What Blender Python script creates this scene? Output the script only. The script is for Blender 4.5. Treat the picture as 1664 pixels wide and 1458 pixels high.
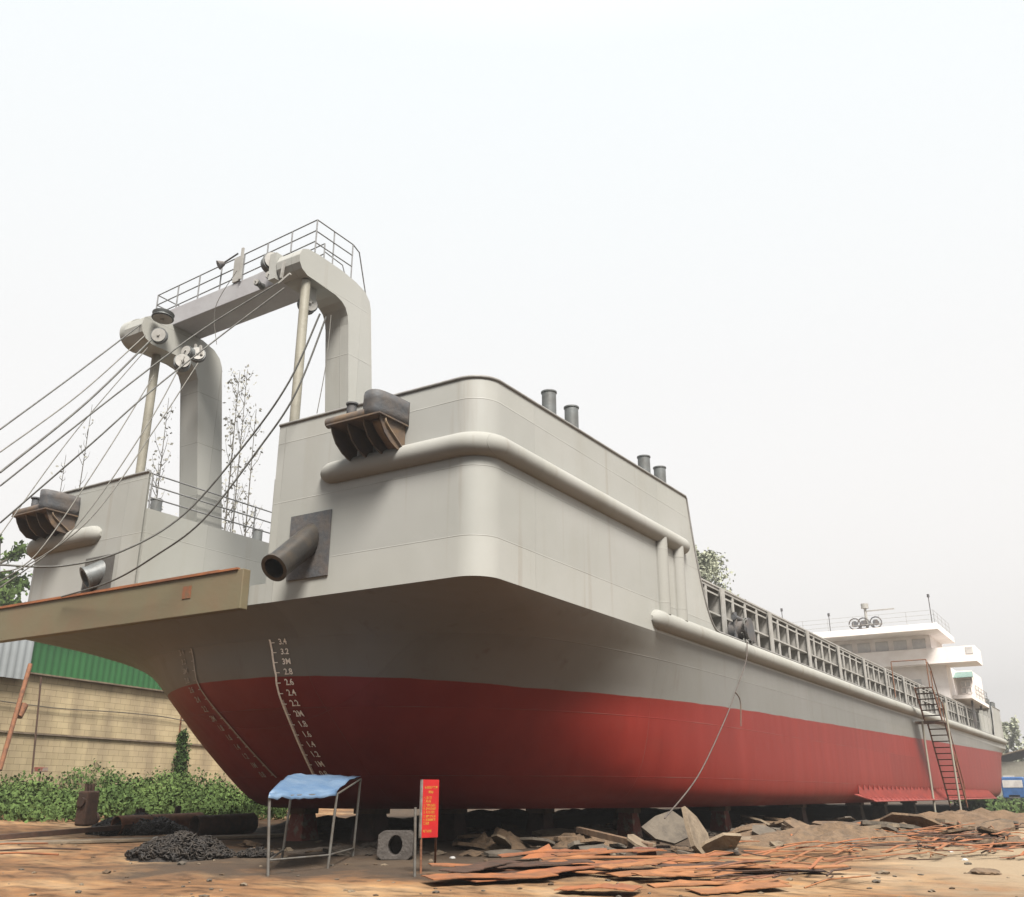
import bpy, math, random
from math import sin, cos, pi, radians, sqrt, atan2
from mathutils import Vector, Matrix, noise
from mathutils.bvhtree import BVHTree
S = bpy.context.scene
for o in list(bpy.data.objects): bpy.data.objects.remove(o)
C = S.collection
V = Vector
R = random.Random(7)
# ------------------------------------------------------------------ camera
F, PITCH, YAW = 1545.0, radians(20.0), radians(31.8)
EYE = V((0, 0, 1.6))
fw = V((cos(YAW), sin(YAW), 0)); rt = V((sin(YAW), -cos(YAW), 0)); up = V((0, 0, 1))
look = fw*cos(PITCH) + up*sin(PITCH); cup = up*cos(PITCH) - fw*sin(PITCH)
cd = bpy.data.cameras.new("camera"); cam = bpy.data.objects.new("camera", cd); C.objects.link(cam)
cam.matrix_world = Matrix(((rt.x, cup.x, -look.x, EYE.x), (rt.y, cup.y, -look.y, EYE.y), (rt.z, cup.z, -look.z, EYE.z), (0, 0, 0, 1)))
cd.sensor_width = 36; cd.lens = F/1664*36; cd.clip_start = .1; cd.clip_end = 6000
S.camera = cam
S.render.resolution_x = 1024; S.render.resolution_y = 897
# ------------------------------------------------------------------ world, sun, exposure
w = bpy.data.worlds.new("World"); S.world = w; w.use_nodes = True
nt = w.node_tree; N = nt.nodes; L = nt.links
SUN_DIR = V((-.54, -.60, 1.08)).normalized()
bg = N["Background"]
sky = N.new("ShaderNodeTexSky"); sky.sky_type = 'NISHITA'; sky.sun_disc = False
sky.sun_elevation = math.asin(SUN_DIR.z); sky.sun_rotation = atan2(SUN_DIR.x, SUN_DIR.y)
sky.dust_density = 5; sky.air_density = 1.0
hs = N.new("ShaderNodeHueSaturation"); hs.inputs['Saturation'].default_value = .12; L.new(sky.outputs[0], hs.inputs['Color'])
tc = N.new("ShaderNodeTexCoord"); sx = N.new("ShaderNodeSeparateXYZ"); L.new(tc.outputs['Generated'], sx.inputs[0])
cr = N.new("ShaderNodeValToRGB"); e = cr.color_ramp.elements          # the overcast: dull towards the horizon, bright overhead
e[0].position = 0.0; e[0].color = (1.0, .96, .93, 1)
e[1].position = 1.0; e[1].color = (1.9, 1.95, 2.0, 1)
for p, c in ((.16, (.96, .935, .915, 1)), (.40, (.905, .905, .905, 1)), (.68, (.88, .925, .945, 1)), (.8, (1.1, 1.17, 1.22, 1))):
    q = e.new(p); q.color = c
L.new(sx.outputs['Z'], cr.inputs[0])
sc_ = N.new("ShaderNodeVectorMath"); sc_.operation = 'SCALE'; sc_.inputs['Scale'].default_value = 4.97; L.new(cr.outputs[0], sc_.inputs[0])
mx = N.new("ShaderNodeMix"); mx.data_type = 'RGBA'; mx.inputs['Factor'].default_value = .9
L.new(hs.outputs[0], mx.inputs[6]); L.new(sc_.outputs[0], mx.inputs[7]); L.new(mx.outputs[2], bg.inputs[0])
bg.inputs[1].default_value = .10
sl = bpy.data.lights.new("sun", 'SUN'); sl.energy = 5.0; sl.angle = radians(21); sl.color = (1, .95, .88)
so = bpy.data.objects.new("sun", sl); C.objects.link(so); so.rotation_euler = (-SUN_DIR).to_track_quat('-Z', 'Y').to_euler()
S.view_settings.view_transform = 'Standard'; S.view_settings.look = 'None'; S.view_settings.gamma = 1
S.view_settings.exposure = 1.24
S.cycles.max_bounces = 6; S.cycles.volume_bounces = 0; S.cycles.use_denoising = True
S.cycles.volume_step_rate = 4; S.cycles.volume_max_steps = 64

# ------------------------------------------------------------------ pixel helpers (photo pixels -> places)
def ray(x, y): return rt*(x-832) + cup*(729-y) + look*F
def P(x, y, ax, v):
    r = ray(x, y); i = 'XYZ'.index(ax); return EYE + r*((v-EYE[i])/r[i])
def ss(a, b, t):
    t = max(0, min(1, (t-a)/(b-a))); return t*t*(3-2*t)
def g(x, y):
    d = x*fw.x + y*fw.y; l = x*rt.x + y*rt.y
    z = .32 + .022*max(0, min(20, d-13))
    z += .03*max(0, min(13, y-25))*ss(2, -4, l)
    k = ss(26, 45, x)*ss(13, 8.5, y); z = z*(1-k) + .42*k
    k = ss(90, 200, d); z = z*(1-k) + .45*k
    if d < 120:
        z += .05*noise.noise(V((x*.45, y*.45, 0))) + .025*noise.noise(V((x*1.7, y*1.7, 3)))
    return z
def gp(px, py):
    r = ray(px, py); r = r/r.dot(fw)
    t = 8.0
    while t < 150:
        p = EYE + r*t
        if p.z <= g(p.x, p.y): return V((p.x, p.y, g(p.x, p.y)))
        t += .05
    return EYE + r*60

# ------------------------------------------------------------------ materials
ALB = .45      # photo-picked tones are sunlit values; real paint and soil are darker
def nmat(name):
    m = bpy.data.materials.new(name); m.use_nodes = True
    return m, m.node_tree.nodes, m.node_tree.links, m.node_tree.nodes["Principled BSDF"]
def mat(name, c1, c2=None, scale=3, rough=.6, metal=0, bump=.1, stretch=(1, 1, 1), lo=.4, hi=.65, spec=.4, bscale=None, detail=6):
    m, n, l, b = nmat(name)
    b.inputs['Roughness'].default_value = rough; b.inputs['Metallic'].default_value = metal
    b.inputs['Specular IOR Level'].default_value = spec
    c2 = c2 or tuple(v*.8 for v in c1)
    c1 = tuple(v*ALB for v in c1); c2 = tuple(v*ALB for v in c2)
    t = n.new("ShaderNodeTexCoord"); mp = n.new("ShaderNodeMapping"); mp.inputs['Scale'].default_value = stretch
    l.new(t.outputs['Object'], mp.inputs[0])
    z = n.new("ShaderNodeTexNoise"); z.inputs['Scale'].default_value = scale; z.inputs['Detail'].default_value = detail; z.inputs['Roughness'].default_value = .6
    l.new(mp.outputs[0], z.inputs['Vector'])
    r = n.new("ShaderNodeValToRGB"); r.color_ramp.elements[0].position = lo; r.color_ramp.elements[1].position = hi
    r.color_ramp.elements[0].color = (*c1, 1); r.color_ramp.elements[1].color = (*c2, 1)
    l.new(z.outputs['Fac'], r.inputs[0]); l.new(r.outputs[0], b.inputs['Base Color'])
    if bump:
        z2 = n.new("ShaderNodeTexNoise"); z2.inputs['Scale'].default_value = bscale or scale*4; z2.inputs['Detail'].default_value = 5
        l.new(mp.outputs[0], z2.inputs['Vector'])
        bp = n.new("ShaderNodeBump"); bp.inputs['Strength'].default_value = bump; bp.inputs['Distance'].default_value = .05
        l.new(z2.outputs['Fac'], bp.inputs['Height']); l.new(bp.outputs[0], b.inputs['Normal'])
    return m
GREY = (.268, .266, .248); RED = (.150, .012, .008)
def hull_paint(name, red=True, base=GREY):
    """painted steel plate: mottled, streaked, with weld seams; red antifouling under the painted line"""
    m, n, l, b = nmat(name)
    b.inputs['Roughness'].default_value = .5; b.inputs['Specular IOR Level'].default_value = .22
    ge = n.new("ShaderNodeNewGeometry"); sp = n.new("ShaderNodeSeparateXYZ"); l.new(ge.outputs['Position'], sp.inputs[0])
    def math_(op, a, b_=None, clamp=False):
        q = n.new("ShaderNodeMath"); q.operation = op; q.use_clamp = clamp
        for i, v in enumerate((a, b_)):
            if v is None: continue
            if isinstance(v, (int, float)): q.inputs[i].default_value = v
            else: l.new(v, q.inputs[i])
        return q.outputs[0]
    def noi(scale, sc=(1, 1, 1), det=5):
        mp = n.new("ShaderNodeMapping"); mp.inputs['Scale'].default_value = sc; l.new(ge.outputs['Position'], mp.inputs[0])
        z = n.new("ShaderNodeTexNoise"); z.inputs['Scale'].default_value = scale; z.inputs['Detail'].default_value = det; l.new(mp.outputs[0], z.inputs[0]); return z.outputs['Fac']
    def mix(f, a, b_, t='MIX'):
        q = n.new("ShaderNodeMix"); q.data_type = 'RGBA'; q.blend_type = t
        if isinstance(f, (int, float)): q.inputs[0].default_value = f
        else: l.new(f, q.inputs[0])
        for i, v in ((6, a), (7, b_)):
            if isinstance(v, tuple): q.inputs[i].default_value = (*v, 1)
            else: l.new(v, q.inputs[i])
        return q.outputs[2]
    big = noi(.35, (1, 1, 1), 3); streak = noi(1.6, (1, 1, .12), 6); fine = noi(9)
    col = mix(math_('MULTIPLY', math_('SUBTRACT', big, .35, True), 1.6, True), tuple(v*1.05 for v in base), tuple(v*.86 for v in (base[0], base[1]*1.01, base[2]*.95)))
    col = mix(math_('MULTIPLY', math_('SUBTRACT', streak, .55, True), 1.3, True), col, (base[0]*.72, base[1]*.66, base[2]*.55))
    if red:
        rc = mix(math_('MULTIPLY', math_('SUBTRACT', streak, .42, True), 2.2, True), RED, (.185, .019, .013))
        rc = mix(math_('MULTIPLY', math_('SUBTRACT', noi(.9, (1, 1, 1.6)), .6, True), 2.5, True), rc, (.13, .020, .014))
        line = math_('ADD', math_('ADD', math_('MULTIPLY', math_('MAXIMUM', math_('SUBTRACT', 17.5, sp.outputs[0]), 0), .05), math_('MULTIPLY', math_('MAXIMUM', math_('SUBTRACT', sp.outputs[0], 20), 0), .0160)), 3.70)
        wob = math_('MULTIPLY', math_('SUBTRACT', noi(1.2), .5), .05)
        d = math_('SUBTRACT', math_('ADD', line, wob), sp.outputs[2])
        col = mix(math_('MULTIPLY', d, 80, True), col, rc)
    def flr(c, k, o): return math_('FLOOR', math_('DIVIDE', math_('ADD', c, o), k))
    cb = n.new("ShaderNodeCombineXYZ"); l.new(flr(sp.outputs[0], 6.0, 2.9), cb.inputs[0]); l.new(flr(sp.outputs[1], 5.0, 1.2), cb.inputs[1]); l.new(flr(sp.outputs[2], 1.3, .62), cb.inputs[2])
    wn = n.new("ShaderNodeTexWhiteNoise"); wn.noise_dimensions = '3D'; l.new(cb.outputs[0], wn.inputs['Vector'])
    col = mix(math_('MULTIPLY', wn.outputs['Value'], .40), col, (.72, .73, .75), 'MULTIPLY')
    run = noi(3.2, (1, 1, .045), 4)
    col = mix(math_('MULTIPLY', math_('SUBTRACT', run, .62, True), 2.6, True), col, (.62, .48, .38), 'MULTIPLY')
    # weld seams: every plate edge a faint line, long horizontal ones and short verticals
    def seam(coord, period, off, wdt):
        a = math_('PINGPONG', math_('ADD', coord, off), period/2)
        return math_('MULTIPLY', math_('SUBTRACT', wdt, a, True), 1/wdt, True)
    hz = seam(sp.outputs[2], 1.3, .62, .012)
    vx = math_('MAXIMUM', seam(sp.outputs[0], 6.0, 2.9, .010), seam(sp.outputs[1], 5.0, 1.2, .010))
    sm = math_('MULTIPLY', math_('MAXIMUM', hz, vx), math_('MULTIPLY', math_('SUBTRACT', noi(.8), .42, True), 3.2, True))
    col = mix(math_('MULTIPLY', sm, .75), col, (.10, .09, .075))
    l.new(col, b.inputs['Base Color'])
    bp = n.new("ShaderNodeBump"); bp.inputs['Strength'].default_value = .42; bp.inputs['Distance'].default_value = .03
    fr = math_('MULTIPLY', math_('SINE', math_('MULTIPLY', math_('ADD', sp.outputs[0], sp.outputs[1]), 9.4)), math_('MULTIPLY', noi(.5, (1, 1, 1), 2), .10))   # plating drawn in between the frames
    h = math_('ADD', fr, math_('ADD', math_('ADD', math_('MULTIPLY', noi(.9, (1, 1, .8), 2), 1.6), math_('MULTIPLY', fine, .06)), math_('MULTIPLY', math_('MAXIMUM', hz, vx), .35)))
    l.new(h, bp.inputs['Height']); l.new(bp.outputs[0], b.inputs['Normal'])
    return m
M_hull = hull_paint("hull_paint", True, (.145, .142, .132)); M_grey = hull_paint("grey_paint", False); M_tube = hull_paint("tube_paint", False, (.245, .241, .222))
M_redk = mat("red_keel_paint", (.42, .07, .05), (.3, .05, .04), 3)
M_dark = mat("dark_steel", (.13, .135, .145), (.20, .17, .15), 3, .7, .1, .25)
M_tube.node_tree.nodes["Principled BSDF"].inputs["Roughness"].default_value = .8; M_tube.node_tree.nodes["Principled BSDF"].inputs["Specular IOR Level"].default_value = .1
M_bolt = mat("bollard_paint", (.22, .235, .235), (.17, .17, .16), 4, .5, .1)
M_brown = mat("primed_steel", (.27, .23, .135), (.29, .215, .125), 1.2, .6, .1, .1)
M_brk = mat("rusty_bracket", (.15, .12, .105), (.26, .17, .10), 2.5, .6, .1)
M_rust = mat("rust", (.36, .15, .07), (.20, .09, .05), 5, .85, .1, .3)
M_rusto = mat("orange_rust", (.50, .175, .06), (.28, .11, .055), 1.6, .85, .05, .3, (1, 1, 1))
M_rustd = mat("dark_rust", (.13, .065, .04), (.075, .045, .03), 5, .85, .1, .35)
M_cream = mat("cream_paint", (.50, .47, .38), (.42, .39, .31), 2.5, .55)
M_white = mat("white_paint", (1.5, 1.40, 1.34), (1.35, 1.23, 1.16), 1.5, .6)
M_mark = mat("marking_white", (1.9, 1.8, 1.65), (1.5, 1.4, 1.25), 14, .7, 0, 0)
M_rail = mat("rail_paint", (.36, .36, .36), (.28, .28, .28), 5)
M_coam = mat("coaming_panel", (.26, .25, .235), (.20, .18, .165), 2, .6)
M_stif = mat("stiffener_paint", (.58, .56, .52), (.46, .44, .40), 3, .55)
M_rope = mat("wire_rope", (.22, .22, .20), (.14, .13, .12), 9, .7, .2)
M_cable = mat("pale_cable", (.30, .285, .25), (.2, .19, .17), 9, .7)
M_glass = mat("cabin_glass", (1.0, .95, .90), (.75, .71, .68), 2, .15, 0, 0, spec=.8)
M_teal = mat("green_sheet", (.30, .44, .39), (.2, .32, .28), 3, .7)
M_blue = mat("blue_tarp", (.14, .25, .42), (.22, .33, .48), 2.5, .5, 0, .5, bscale=6)
M_conc = mat("weathered_concrete", (.34, .26, .175), (.20, .15, .10), 2.5, .9, 0, .5)
M_concd = mat("dark_concrete", (.20, .165, .125), (.115, .095, .075), 3, .9, 0, .5)
M_wood = mat("old_timber", (.28, .17, .10), (.17, .11, .07), 3, .85, 0, .4, (1, 1, .2))
M_block = mat("keel_block_steel", (.17, .10, .08), (.10, .07, .06), 3, .85, 0, .4)
M_blockr = mat("keel_block_red", (.34, .10, .07), (.38, .30, .24), 4, .8, 0, .4, lo=.5, hi=.6)
M_chain = mat("chain_iron", (.034, .03, .028), (.07, .055, .042), 8, .6, .4, .3)
M_post = mat("grey_pole", (.24, .23, .21), (.16, .13, .10), 5, .6, .2)
M_sign = mat("red_signboard", (.72, .018, .018), (.62, .015, .018), 3, .4, 0, 0)
M_yell = mat("yellow_lettering", (.85, .42, .05), (.8, .36, .05), 9, .5, 0, 0)
M_silv = mat("bare_edge_metal", (.5, .47, .44), (.3, .25, .2), 9, .4, .4)
M_litter = mat("white_litter", (.8, .79, .76), (.65, .64, .6), 6, .7)
M_bark = mat("bark", (.17, .15, .12), (.10, .09, .07), 6, .9)
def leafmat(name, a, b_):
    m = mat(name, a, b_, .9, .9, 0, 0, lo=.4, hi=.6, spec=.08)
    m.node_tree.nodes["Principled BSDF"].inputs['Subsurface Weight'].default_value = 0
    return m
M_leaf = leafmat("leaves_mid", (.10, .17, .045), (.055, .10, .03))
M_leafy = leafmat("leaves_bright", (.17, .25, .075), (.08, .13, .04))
M_leafd = leafmat("leaves_hazed", (.62, .64, .48), (.42, .45, .33))  # paled to put distance haze into the leaf colour
M_leafs = leafmat("leaves_sparse", (.55, .54, .48), (.42, .41, .36))  # leaf colour lightened to stand in for haze on the young trees
def ground_mat():
    m, n, l, b = nmat("yard_soil"); b.inputs['Roughness'].default_value = .92; b.inputs['Specular IOR Level'].default_value = .2
    t = n.new("ShaderNodeNewGeometry")
    def noi(s, stretch, d=6, r=.6):
        mp = n.new("ShaderNodeMapping"); mp.inputs['Scale'].default_value = stretch; mp.inputs['Rotation'].default_value = (0, 0, -YAW+pi/2*0)
        l.new(t.outputs['Position'], mp.inputs[0]); z = n.new("ShaderNodeTexNoise"); z.inputs['Scale'].default_value = s; z.inputs['Detail'].default_value = d; z.inputs['Roughness'].default_value = r
        l.new(mp.outputs[0], z.inputs[0]); return z.outputs['Fac']
    def ramp(f, stops):
        r = n.new("ShaderNodeValToRGB"); e = r.color_ramp.elements
        e[0].position, e[0].color = stops[0][0], (*stops[0][1], 1); e[1].position, e[1].color = stops[-1][0], (*stops[-1][1], 1)
        for p, c in stops[1:-1]: q = e.new(p); q.color = (*c, 1)
        l.new(f, r.inputs[0]); return r.outputs[0]
    a = ramp(noi(.55, (1, .55, 1)), [(.30, (.065, .038, .020)), (.45, (.14, .074, .036)), (.56, (.19, .118, .062)), (.72, (.27, .195, .125))])
    c = ramp(noi(3.2, (1, .5, 1)), [(.32, (.05, .04, .03)), (.5, (.5, .5, .5)), (.7, (.75, .68, .55))])
    mx = n.new("ShaderNodeMix"); mx.data_type = 'RGBA'; mx.blend_type = 'OVERLAY'; mx.inputs[0].default_value = .75
    l.new(a, mx.inputs[6]); l.new(c, mx.inputs[7])
    # soil darkened round the hull: painted shade, put in to cut bounce light
    def mt(op, *v):
        q = n.new("ShaderNodeMath"); q.operation = op; q.use_clamp = op in ('MULTIPLY_ADD',)
        for i, x in enumerate(v):
            if isinstance(x, (int, float)): q.inputs[i].default_value = x
            else: l.new(x, q.inputs[i])
        return q.outputs[0]
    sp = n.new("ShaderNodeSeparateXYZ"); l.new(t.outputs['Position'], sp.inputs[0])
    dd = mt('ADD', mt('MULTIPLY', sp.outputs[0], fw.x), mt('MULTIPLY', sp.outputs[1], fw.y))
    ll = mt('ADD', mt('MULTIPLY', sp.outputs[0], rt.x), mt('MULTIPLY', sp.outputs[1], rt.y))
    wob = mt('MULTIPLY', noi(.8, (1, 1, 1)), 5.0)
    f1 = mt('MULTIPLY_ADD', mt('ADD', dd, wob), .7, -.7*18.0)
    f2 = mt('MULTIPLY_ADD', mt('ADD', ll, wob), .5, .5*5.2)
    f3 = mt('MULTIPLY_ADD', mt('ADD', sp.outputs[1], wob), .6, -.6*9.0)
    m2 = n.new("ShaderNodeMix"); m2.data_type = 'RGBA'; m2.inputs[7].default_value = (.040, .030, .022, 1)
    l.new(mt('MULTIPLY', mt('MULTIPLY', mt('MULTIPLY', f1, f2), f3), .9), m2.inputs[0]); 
    # pale dry sand on the open ground to the right
    m3 = n.new("ShaderNodeMix"); m3.data_type = 'RGBA'; m3.inputs[7].default_value = (.205, .155, .10, 1)
    g1 = mt('MULTIPLY_ADD', mt('ADD', ll, wob), .35, -.35*7.5); g2 = mt('MULTIPLY_ADD', mt('ADD', sp.outputs[1], wob), -.6, .6*8.0)
    l.new(mt('MULTIPLY', g1, g2), m3.inputs[0]); l.new(mx.outputs[2], m3.inputs[6]); l.new(m3.outputs[2], m2.inputs[6])
    m4 = n.new("ShaderNodeMix"); m4.data_type = 'RGBA'; m4.inputs[7].default_value = (.022, .020, .018, 1)  # unseen ground near the camera, darkened to cut bounce light on the bow
    l.new(mt('MULTIPLY_ADD', mt('ADD', dd, mt('MULTIPLY', wob, .2)), -.9, .9*12.9), m4.inputs[0]); l.new(m2.outputs[2], m4.inputs[6]); l.new(m4.outputs[2], b.inputs['Base Color'])
    bp = n.new("ShaderNodeBump"); bp.inputs['Strength'].default_value = .7; bp.inputs['Distance'].default_value = .06
    l.new(noi(5, (1, 1, 1), 8, .7), bp.inputs['Height']); l.new(bp.outputs[0], b.inputs['Normal'])
    return m
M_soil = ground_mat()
def blockwall_mat():
    m, n, l, b = nmat("block_wall"); b.inputs['Roughness'].default_value = .9
    t = n.new("ShaderNodeTexCoord"); br = n.new("ShaderNodeTexBrick"); l.new(t.outputs['UV'], br.inputs['Vector'])
    br.inputs['Scale'].default_value = 1; br.inputs['Brick Width'].default_value = .62; br.inputs['Row Height'].default_value = .24
    br.inputs['Mortar Size'].default_value = .014; br.inputs['Color1'].default_value = (.33, .285, .20, 1); br.inputs['Color2'].default_value = (.29, .25, .17, 1)
    br.inputs['Mortar'].default_value = (.185, .15, .095, 1); br.inputs['Mortar Smooth'].default_value = .6
    z = n.new("ShaderNodeTexNoise"); z.inputs['Scale'].default_value = 1.0; z.inputs['Detail'].default_value = 8
    mp = n.new("ShaderNodeMapping"); mp.inputs['Scale'].default_value = (1, .35, 1); l.new(t.outputs['UV'], mp.inputs[0]); l.new(mp.outputs[0], z.inputs[0])
    r = n.new("ShaderNodeValToRGB"); r.color_ramp.elements[0].position = .38; r.color_ramp.elements[0].color = (.30, .24, .17, 1)
    r.color_ramp.elements[1].position = .62; r.color_ramp.elements[1].color = (.62, .55, .42, 1); l.new(z.outputs['Fac'], r.inputs[0])
    mx = n.new("ShaderNodeMix"); mx.data_type = 'RGBA'; mx.blend_type = 'OVERLAY'; mx.inputs[0].default_value = .6
    l.new(br.outputs['Color'], mx.inputs[6]); l.new(r.outputs[0], mx.inputs[7]); l.new(mx.outputs[2], b.inputs['Base Color'])
    return m
M_bwall = blockwall_mat()
M_clad = mat("green_cladding", (.045, .20, .06), (.04, .17, .055), .5, .5, 0, 0)
M_pale = mat("pale_cladding", (.50, .54, .56), (.42, .45, .46), .6, .5, 0, 0)

# ------------------------------------------------------------------ mesh builder
WO = {}
class MB:
    def __init__(s): s.v = []; s.f = []; s.sm = []; s.uv = None
    def add(s, vs, fs, smooth=False):
        o = len(s.v); s.v += [V(p) for p in vs]; s.f += [tuple(i+o for i in f) for f in fs]; s.sm += [smooth]*len(fs); return s
    def box(s, x0, x1, y0, y1, z0, z1):
        return s.add([(x0, y0, z0), (x1, y0, z0), (x1, y1, z0), (x0, y1, z0), (x0, y0, z1), (x1, y0, z1), (x1, y1, z1), (x0, y1, z1)],
                     [(0, 3, 2, 1), (4, 5, 6, 7), (0, 1, 5, 4), (1, 2, 6, 5), (2, 3, 7, 6), (3, 0, 4, 7)])
    def obox(s, c, ax, ay, az):
        """oriented box: centre and three half-axis vectors"""
        c, ax, ay, az = V(c), V(ax), V(ay), V(az)
        vs = [c+i*ax+j*ay+k*az for k in (-1, 1) for i, j in ((-1, -1), (1, -1), (1, 1), (-1, 1))]
        return s.add(vs, [(0, 3, 2, 1), (4, 5, 6, 7), (0, 1, 5, 4), (1, 2, 6, 5), (2, 3, 7, 6), (3, 0, 4, 7)])
    def bar(s, a, b, wd, ht, upv=(0, 0, 1)):
        a, b = V(a), V(b); d = (b-a); u = V(upv); sd = d.cross(u).normalized(); u2 = sd.cross(d).normalized()
        return s.obox((a+b)/2, d/2, sd*wd/2, u2*ht/2)
    def tube(s, pts, r, n=12, cap=True, sm=True):
        pts = [V(p) for p in pts]; k = len(pts); rs = r if isinstance(r, (list, tuple)) else [r]*k
        vs = []; prev = None
        for i, p in enumerate(pts):
            d = (pts[min(i+1, k-1)]-pts[max(i-1, 0)]).normalized()
            if prev is None:
                a = V((0, 0, 1)) if abs(d.z) < .9 else V((1, 0, 0)); u = d.cross(a).normalized()
            else: u = (prev - d*prev.dot(d)).normalized()
            prev = u; w_ = d.cross(u)
            vs += [p + (u*cos(2*pi*j/n) + w_*sin(2*pi*j/n))*rs[i] for j in range(n)]
        fs = [(i*n+j, i*n+(j+1) % n, (i+1)*n+(j+1) % n, (i+1)*n+j) for i in range(k-1) for j in range(n)]
        s.add(vs, fs, sm)
        if cap: s.add(vs[:n], [tuple(range(n-1, -1, -1))]); s.add(vs[-n:], [tuple(range(n))])
        return s
    def prism(s, poly, fn, a, b, sm=False):
        """poly 2-D outline, fn(u,v,t)->point, extruded from t=a to t=b"""
        n = len(poly)
        s.add([fn(u, v, a) for u, v in poly] + [fn(u, v, b) for u, v in poly], [tuple(range(n-1, -1, -1)), tuple(range(n, 2*n))])
        s.add([fn(u, v, a) for u, v in poly] + [fn(u, v, b) for u, v in poly], [(i, (i+1) % n, n+(i+1) % n, n+i) for i in range(n)], sm)
        return s
    def sheet(s, rows, sm=True, flip=False):
        k = len(rows); n = len(rows[0])
        fs = [(i*n+j, i*n+j+1, (i+1)*n+j+1, (i+1)*n+j) for i in range(k-1) for j in range(n-1)]
        if flip: fs = [f[::-1] for f in fs]
        return s.add([p for r_ in rows for p in r_], fs, sm)
    def build(s, name, m, parent=None, origin=None, bevel=0, thick=0, fix=True):
        if parent is not None: o0 = WO[parent]
        elif origin is not None: o0 = V(origin)
        else:
            xs = [p.x for p in s.v]; ys = [p.y for p in s.v]; zs = [p.z for p in s.v]
            o0 = V(((min(xs)+max(xs))/2, (min(ys)+max(ys))/2, min(zs)))
        me = bpy.data.meshes.new(name); me.from_pydata([p-o0 for p in s.v], [], s.f)
        me.polygons.foreach_set('use_smooth', s.sm); me.update()
        if s.uv:
            ul = me.uv_layers.new(name='UVMap')
            for lp in me.loops: ul.data[lp.index].uv = s.uv[lp.vertex_index]
        me.materials.append(m)
        o = bpy.data.objects.new(name, me); C.objects.link(o)
        if parent is not None: o.parent = parent
        else: o.location = o0
        WO[o] = o0
        if fix:
            import bmesh
            b = bmesh.new(); b.from_mesh(me); bmesh.ops.recalc_face_normals(b, faces=b.faces); b.to_mesh(me); b.free()
        if thick:
            q = o.modifiers.new('thickness', 'SOLIDIFY'); q.thickness = thick; q.offset = -1
        if bevel:
            q = o.modifiers.new('bevel', 'BEVEL'); q.width = bevel; q.segments = 2; q.limit_method = 'ANGLE'
        return o
def tag(o, label=None, cat=None, group=None, kind=None):
    if label: o['label'] = label
    if cat: o['category'] = cat
    if group: o['group'] = group
    if kind: o['kind'] = kind
    return o
def empty(name, loc, label=None, cat=None, group=None):
    o = bpy.data.objects.new(name, None); C.objects.link(o); o.location = loc; WO[o] = V(loc); o.empty_display_size = .3
    return tag(o, label, cat, group)
def copy_tree(o, parent=None):
    c = o.copy(); C.objects.link(c)
    if parent: c.parent = parent
    for ch in list(o.children): copy_tree(ch, c)
    return c
def cr_spline(pts, sub=8):
    pts = [V(p) for p in pts]; out = []
    for i in range(len(pts)-1):
        p0, p1, p2, p3 = pts[max(i-1, 0)], pts[i], pts[i+1], pts[min(i+2, len(pts)-1)]
        for j in range(sub):
            t = j/sub; out.append(.5*((2*p1) + (p2-p0)*t + (2*p0-5*p1+4*p2-p3)*t*t + (3*p1-p0-3*p2+p3)*t**3))
    out.append(pts[-1]); return out

# ------------------------------------------------------------------ ground
def axis(lo, hi, near0, near1, step, grow=1.25):
    a = [near0]; 
    while a[-1] < near1: a.append(a[-1]+step)
    st = step
    while a[-1] < hi: st *= grow; a.append(a[-1]+st)
    st = step; b = [near0]
    while b[-1] > lo: st *= grow; b.append(b[-1]-st)
    return b[:0:-1] + a
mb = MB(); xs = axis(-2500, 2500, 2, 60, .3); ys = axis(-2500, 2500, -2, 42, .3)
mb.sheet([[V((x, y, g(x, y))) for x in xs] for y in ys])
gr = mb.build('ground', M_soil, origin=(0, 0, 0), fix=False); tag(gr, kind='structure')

# ================================================================== THE SHIP
YC, HB = 15.65, 6.81
ship = empty('cargo_ship', (53, YC, 1.3), 'large grey and red self-unloading cargo barge on keel blocks in the yard', 'ship')
# hull shell: columns of control points (x, half-breadth) at knuckle, waterline and bottom; last value = side-ness
RC, FX = .55, 13.3
def K_at(q):     # point on the knuckle outline q metres along it from the centreline: flat front, round corner, straight side
    a = HB - RC
    if q <= a: return (FX, q)
    if q <= a + RC*pi/2:
        t = (q-a)/RC; return (FX+RC*(1-cos(t)), a+RC*sin(t))
    return (FX+RC+q-a-RC*pi/2, HB)
STAB = [(0, 0), (10, 1.35), (20, 2.65), (30, 3.95), (40, 5.15), (47, 5.95), (53, 6.65), (59, 7.4), (65, 8.5), (72, 11), (78, 13.6), (84, 17.5), (90, 24)]
def s_at(d):
    for (a, u), (b, v) in zip(STAB, STAB[1:]):
        if d <= b: return u+(v-u)*(d-a)/(b-a)
    return STAB[-1][1]
cols = []
for i in range(46):
    d = 2.0*i; t = radians(d); c_t = max(0, cos(t))**.45
    q = (s_at(max(0, d-2))+s_at(d)+s_at(min(90, d+2)))/3 if i else 0
    cols.append((K_at(q), (14.25+18*(1-c_t), HB*sin(t)), (17.5+18.8*(1-c_t), 6.35*sin(t)), ss(40, 95, d)))
cols += [((36, 6.81), (37, 6.81), (41, 6.35), 1), ((50, 6.81), (50, 6.81), (50, 6.35), 1), ((64, 6.81), (64, 6.81), (64, 6.35), 1), ((78, 6.81), (78, 6.81), (78, 6.35), 1),
        ((88, 6.81), (87.5, 6.7), (84, 6.0), .8), ((93, 6.81), (91, 6.4), (86.5, 5.3), .5), ((94, 6.2), (92, 5.8), (87.5, 4.6), .2), ((94.2, 3), (92.2, 3), (87.8, 2.5), 0), ((94.2, 0), (92.2, 0), (88, 0), 0)]
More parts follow.
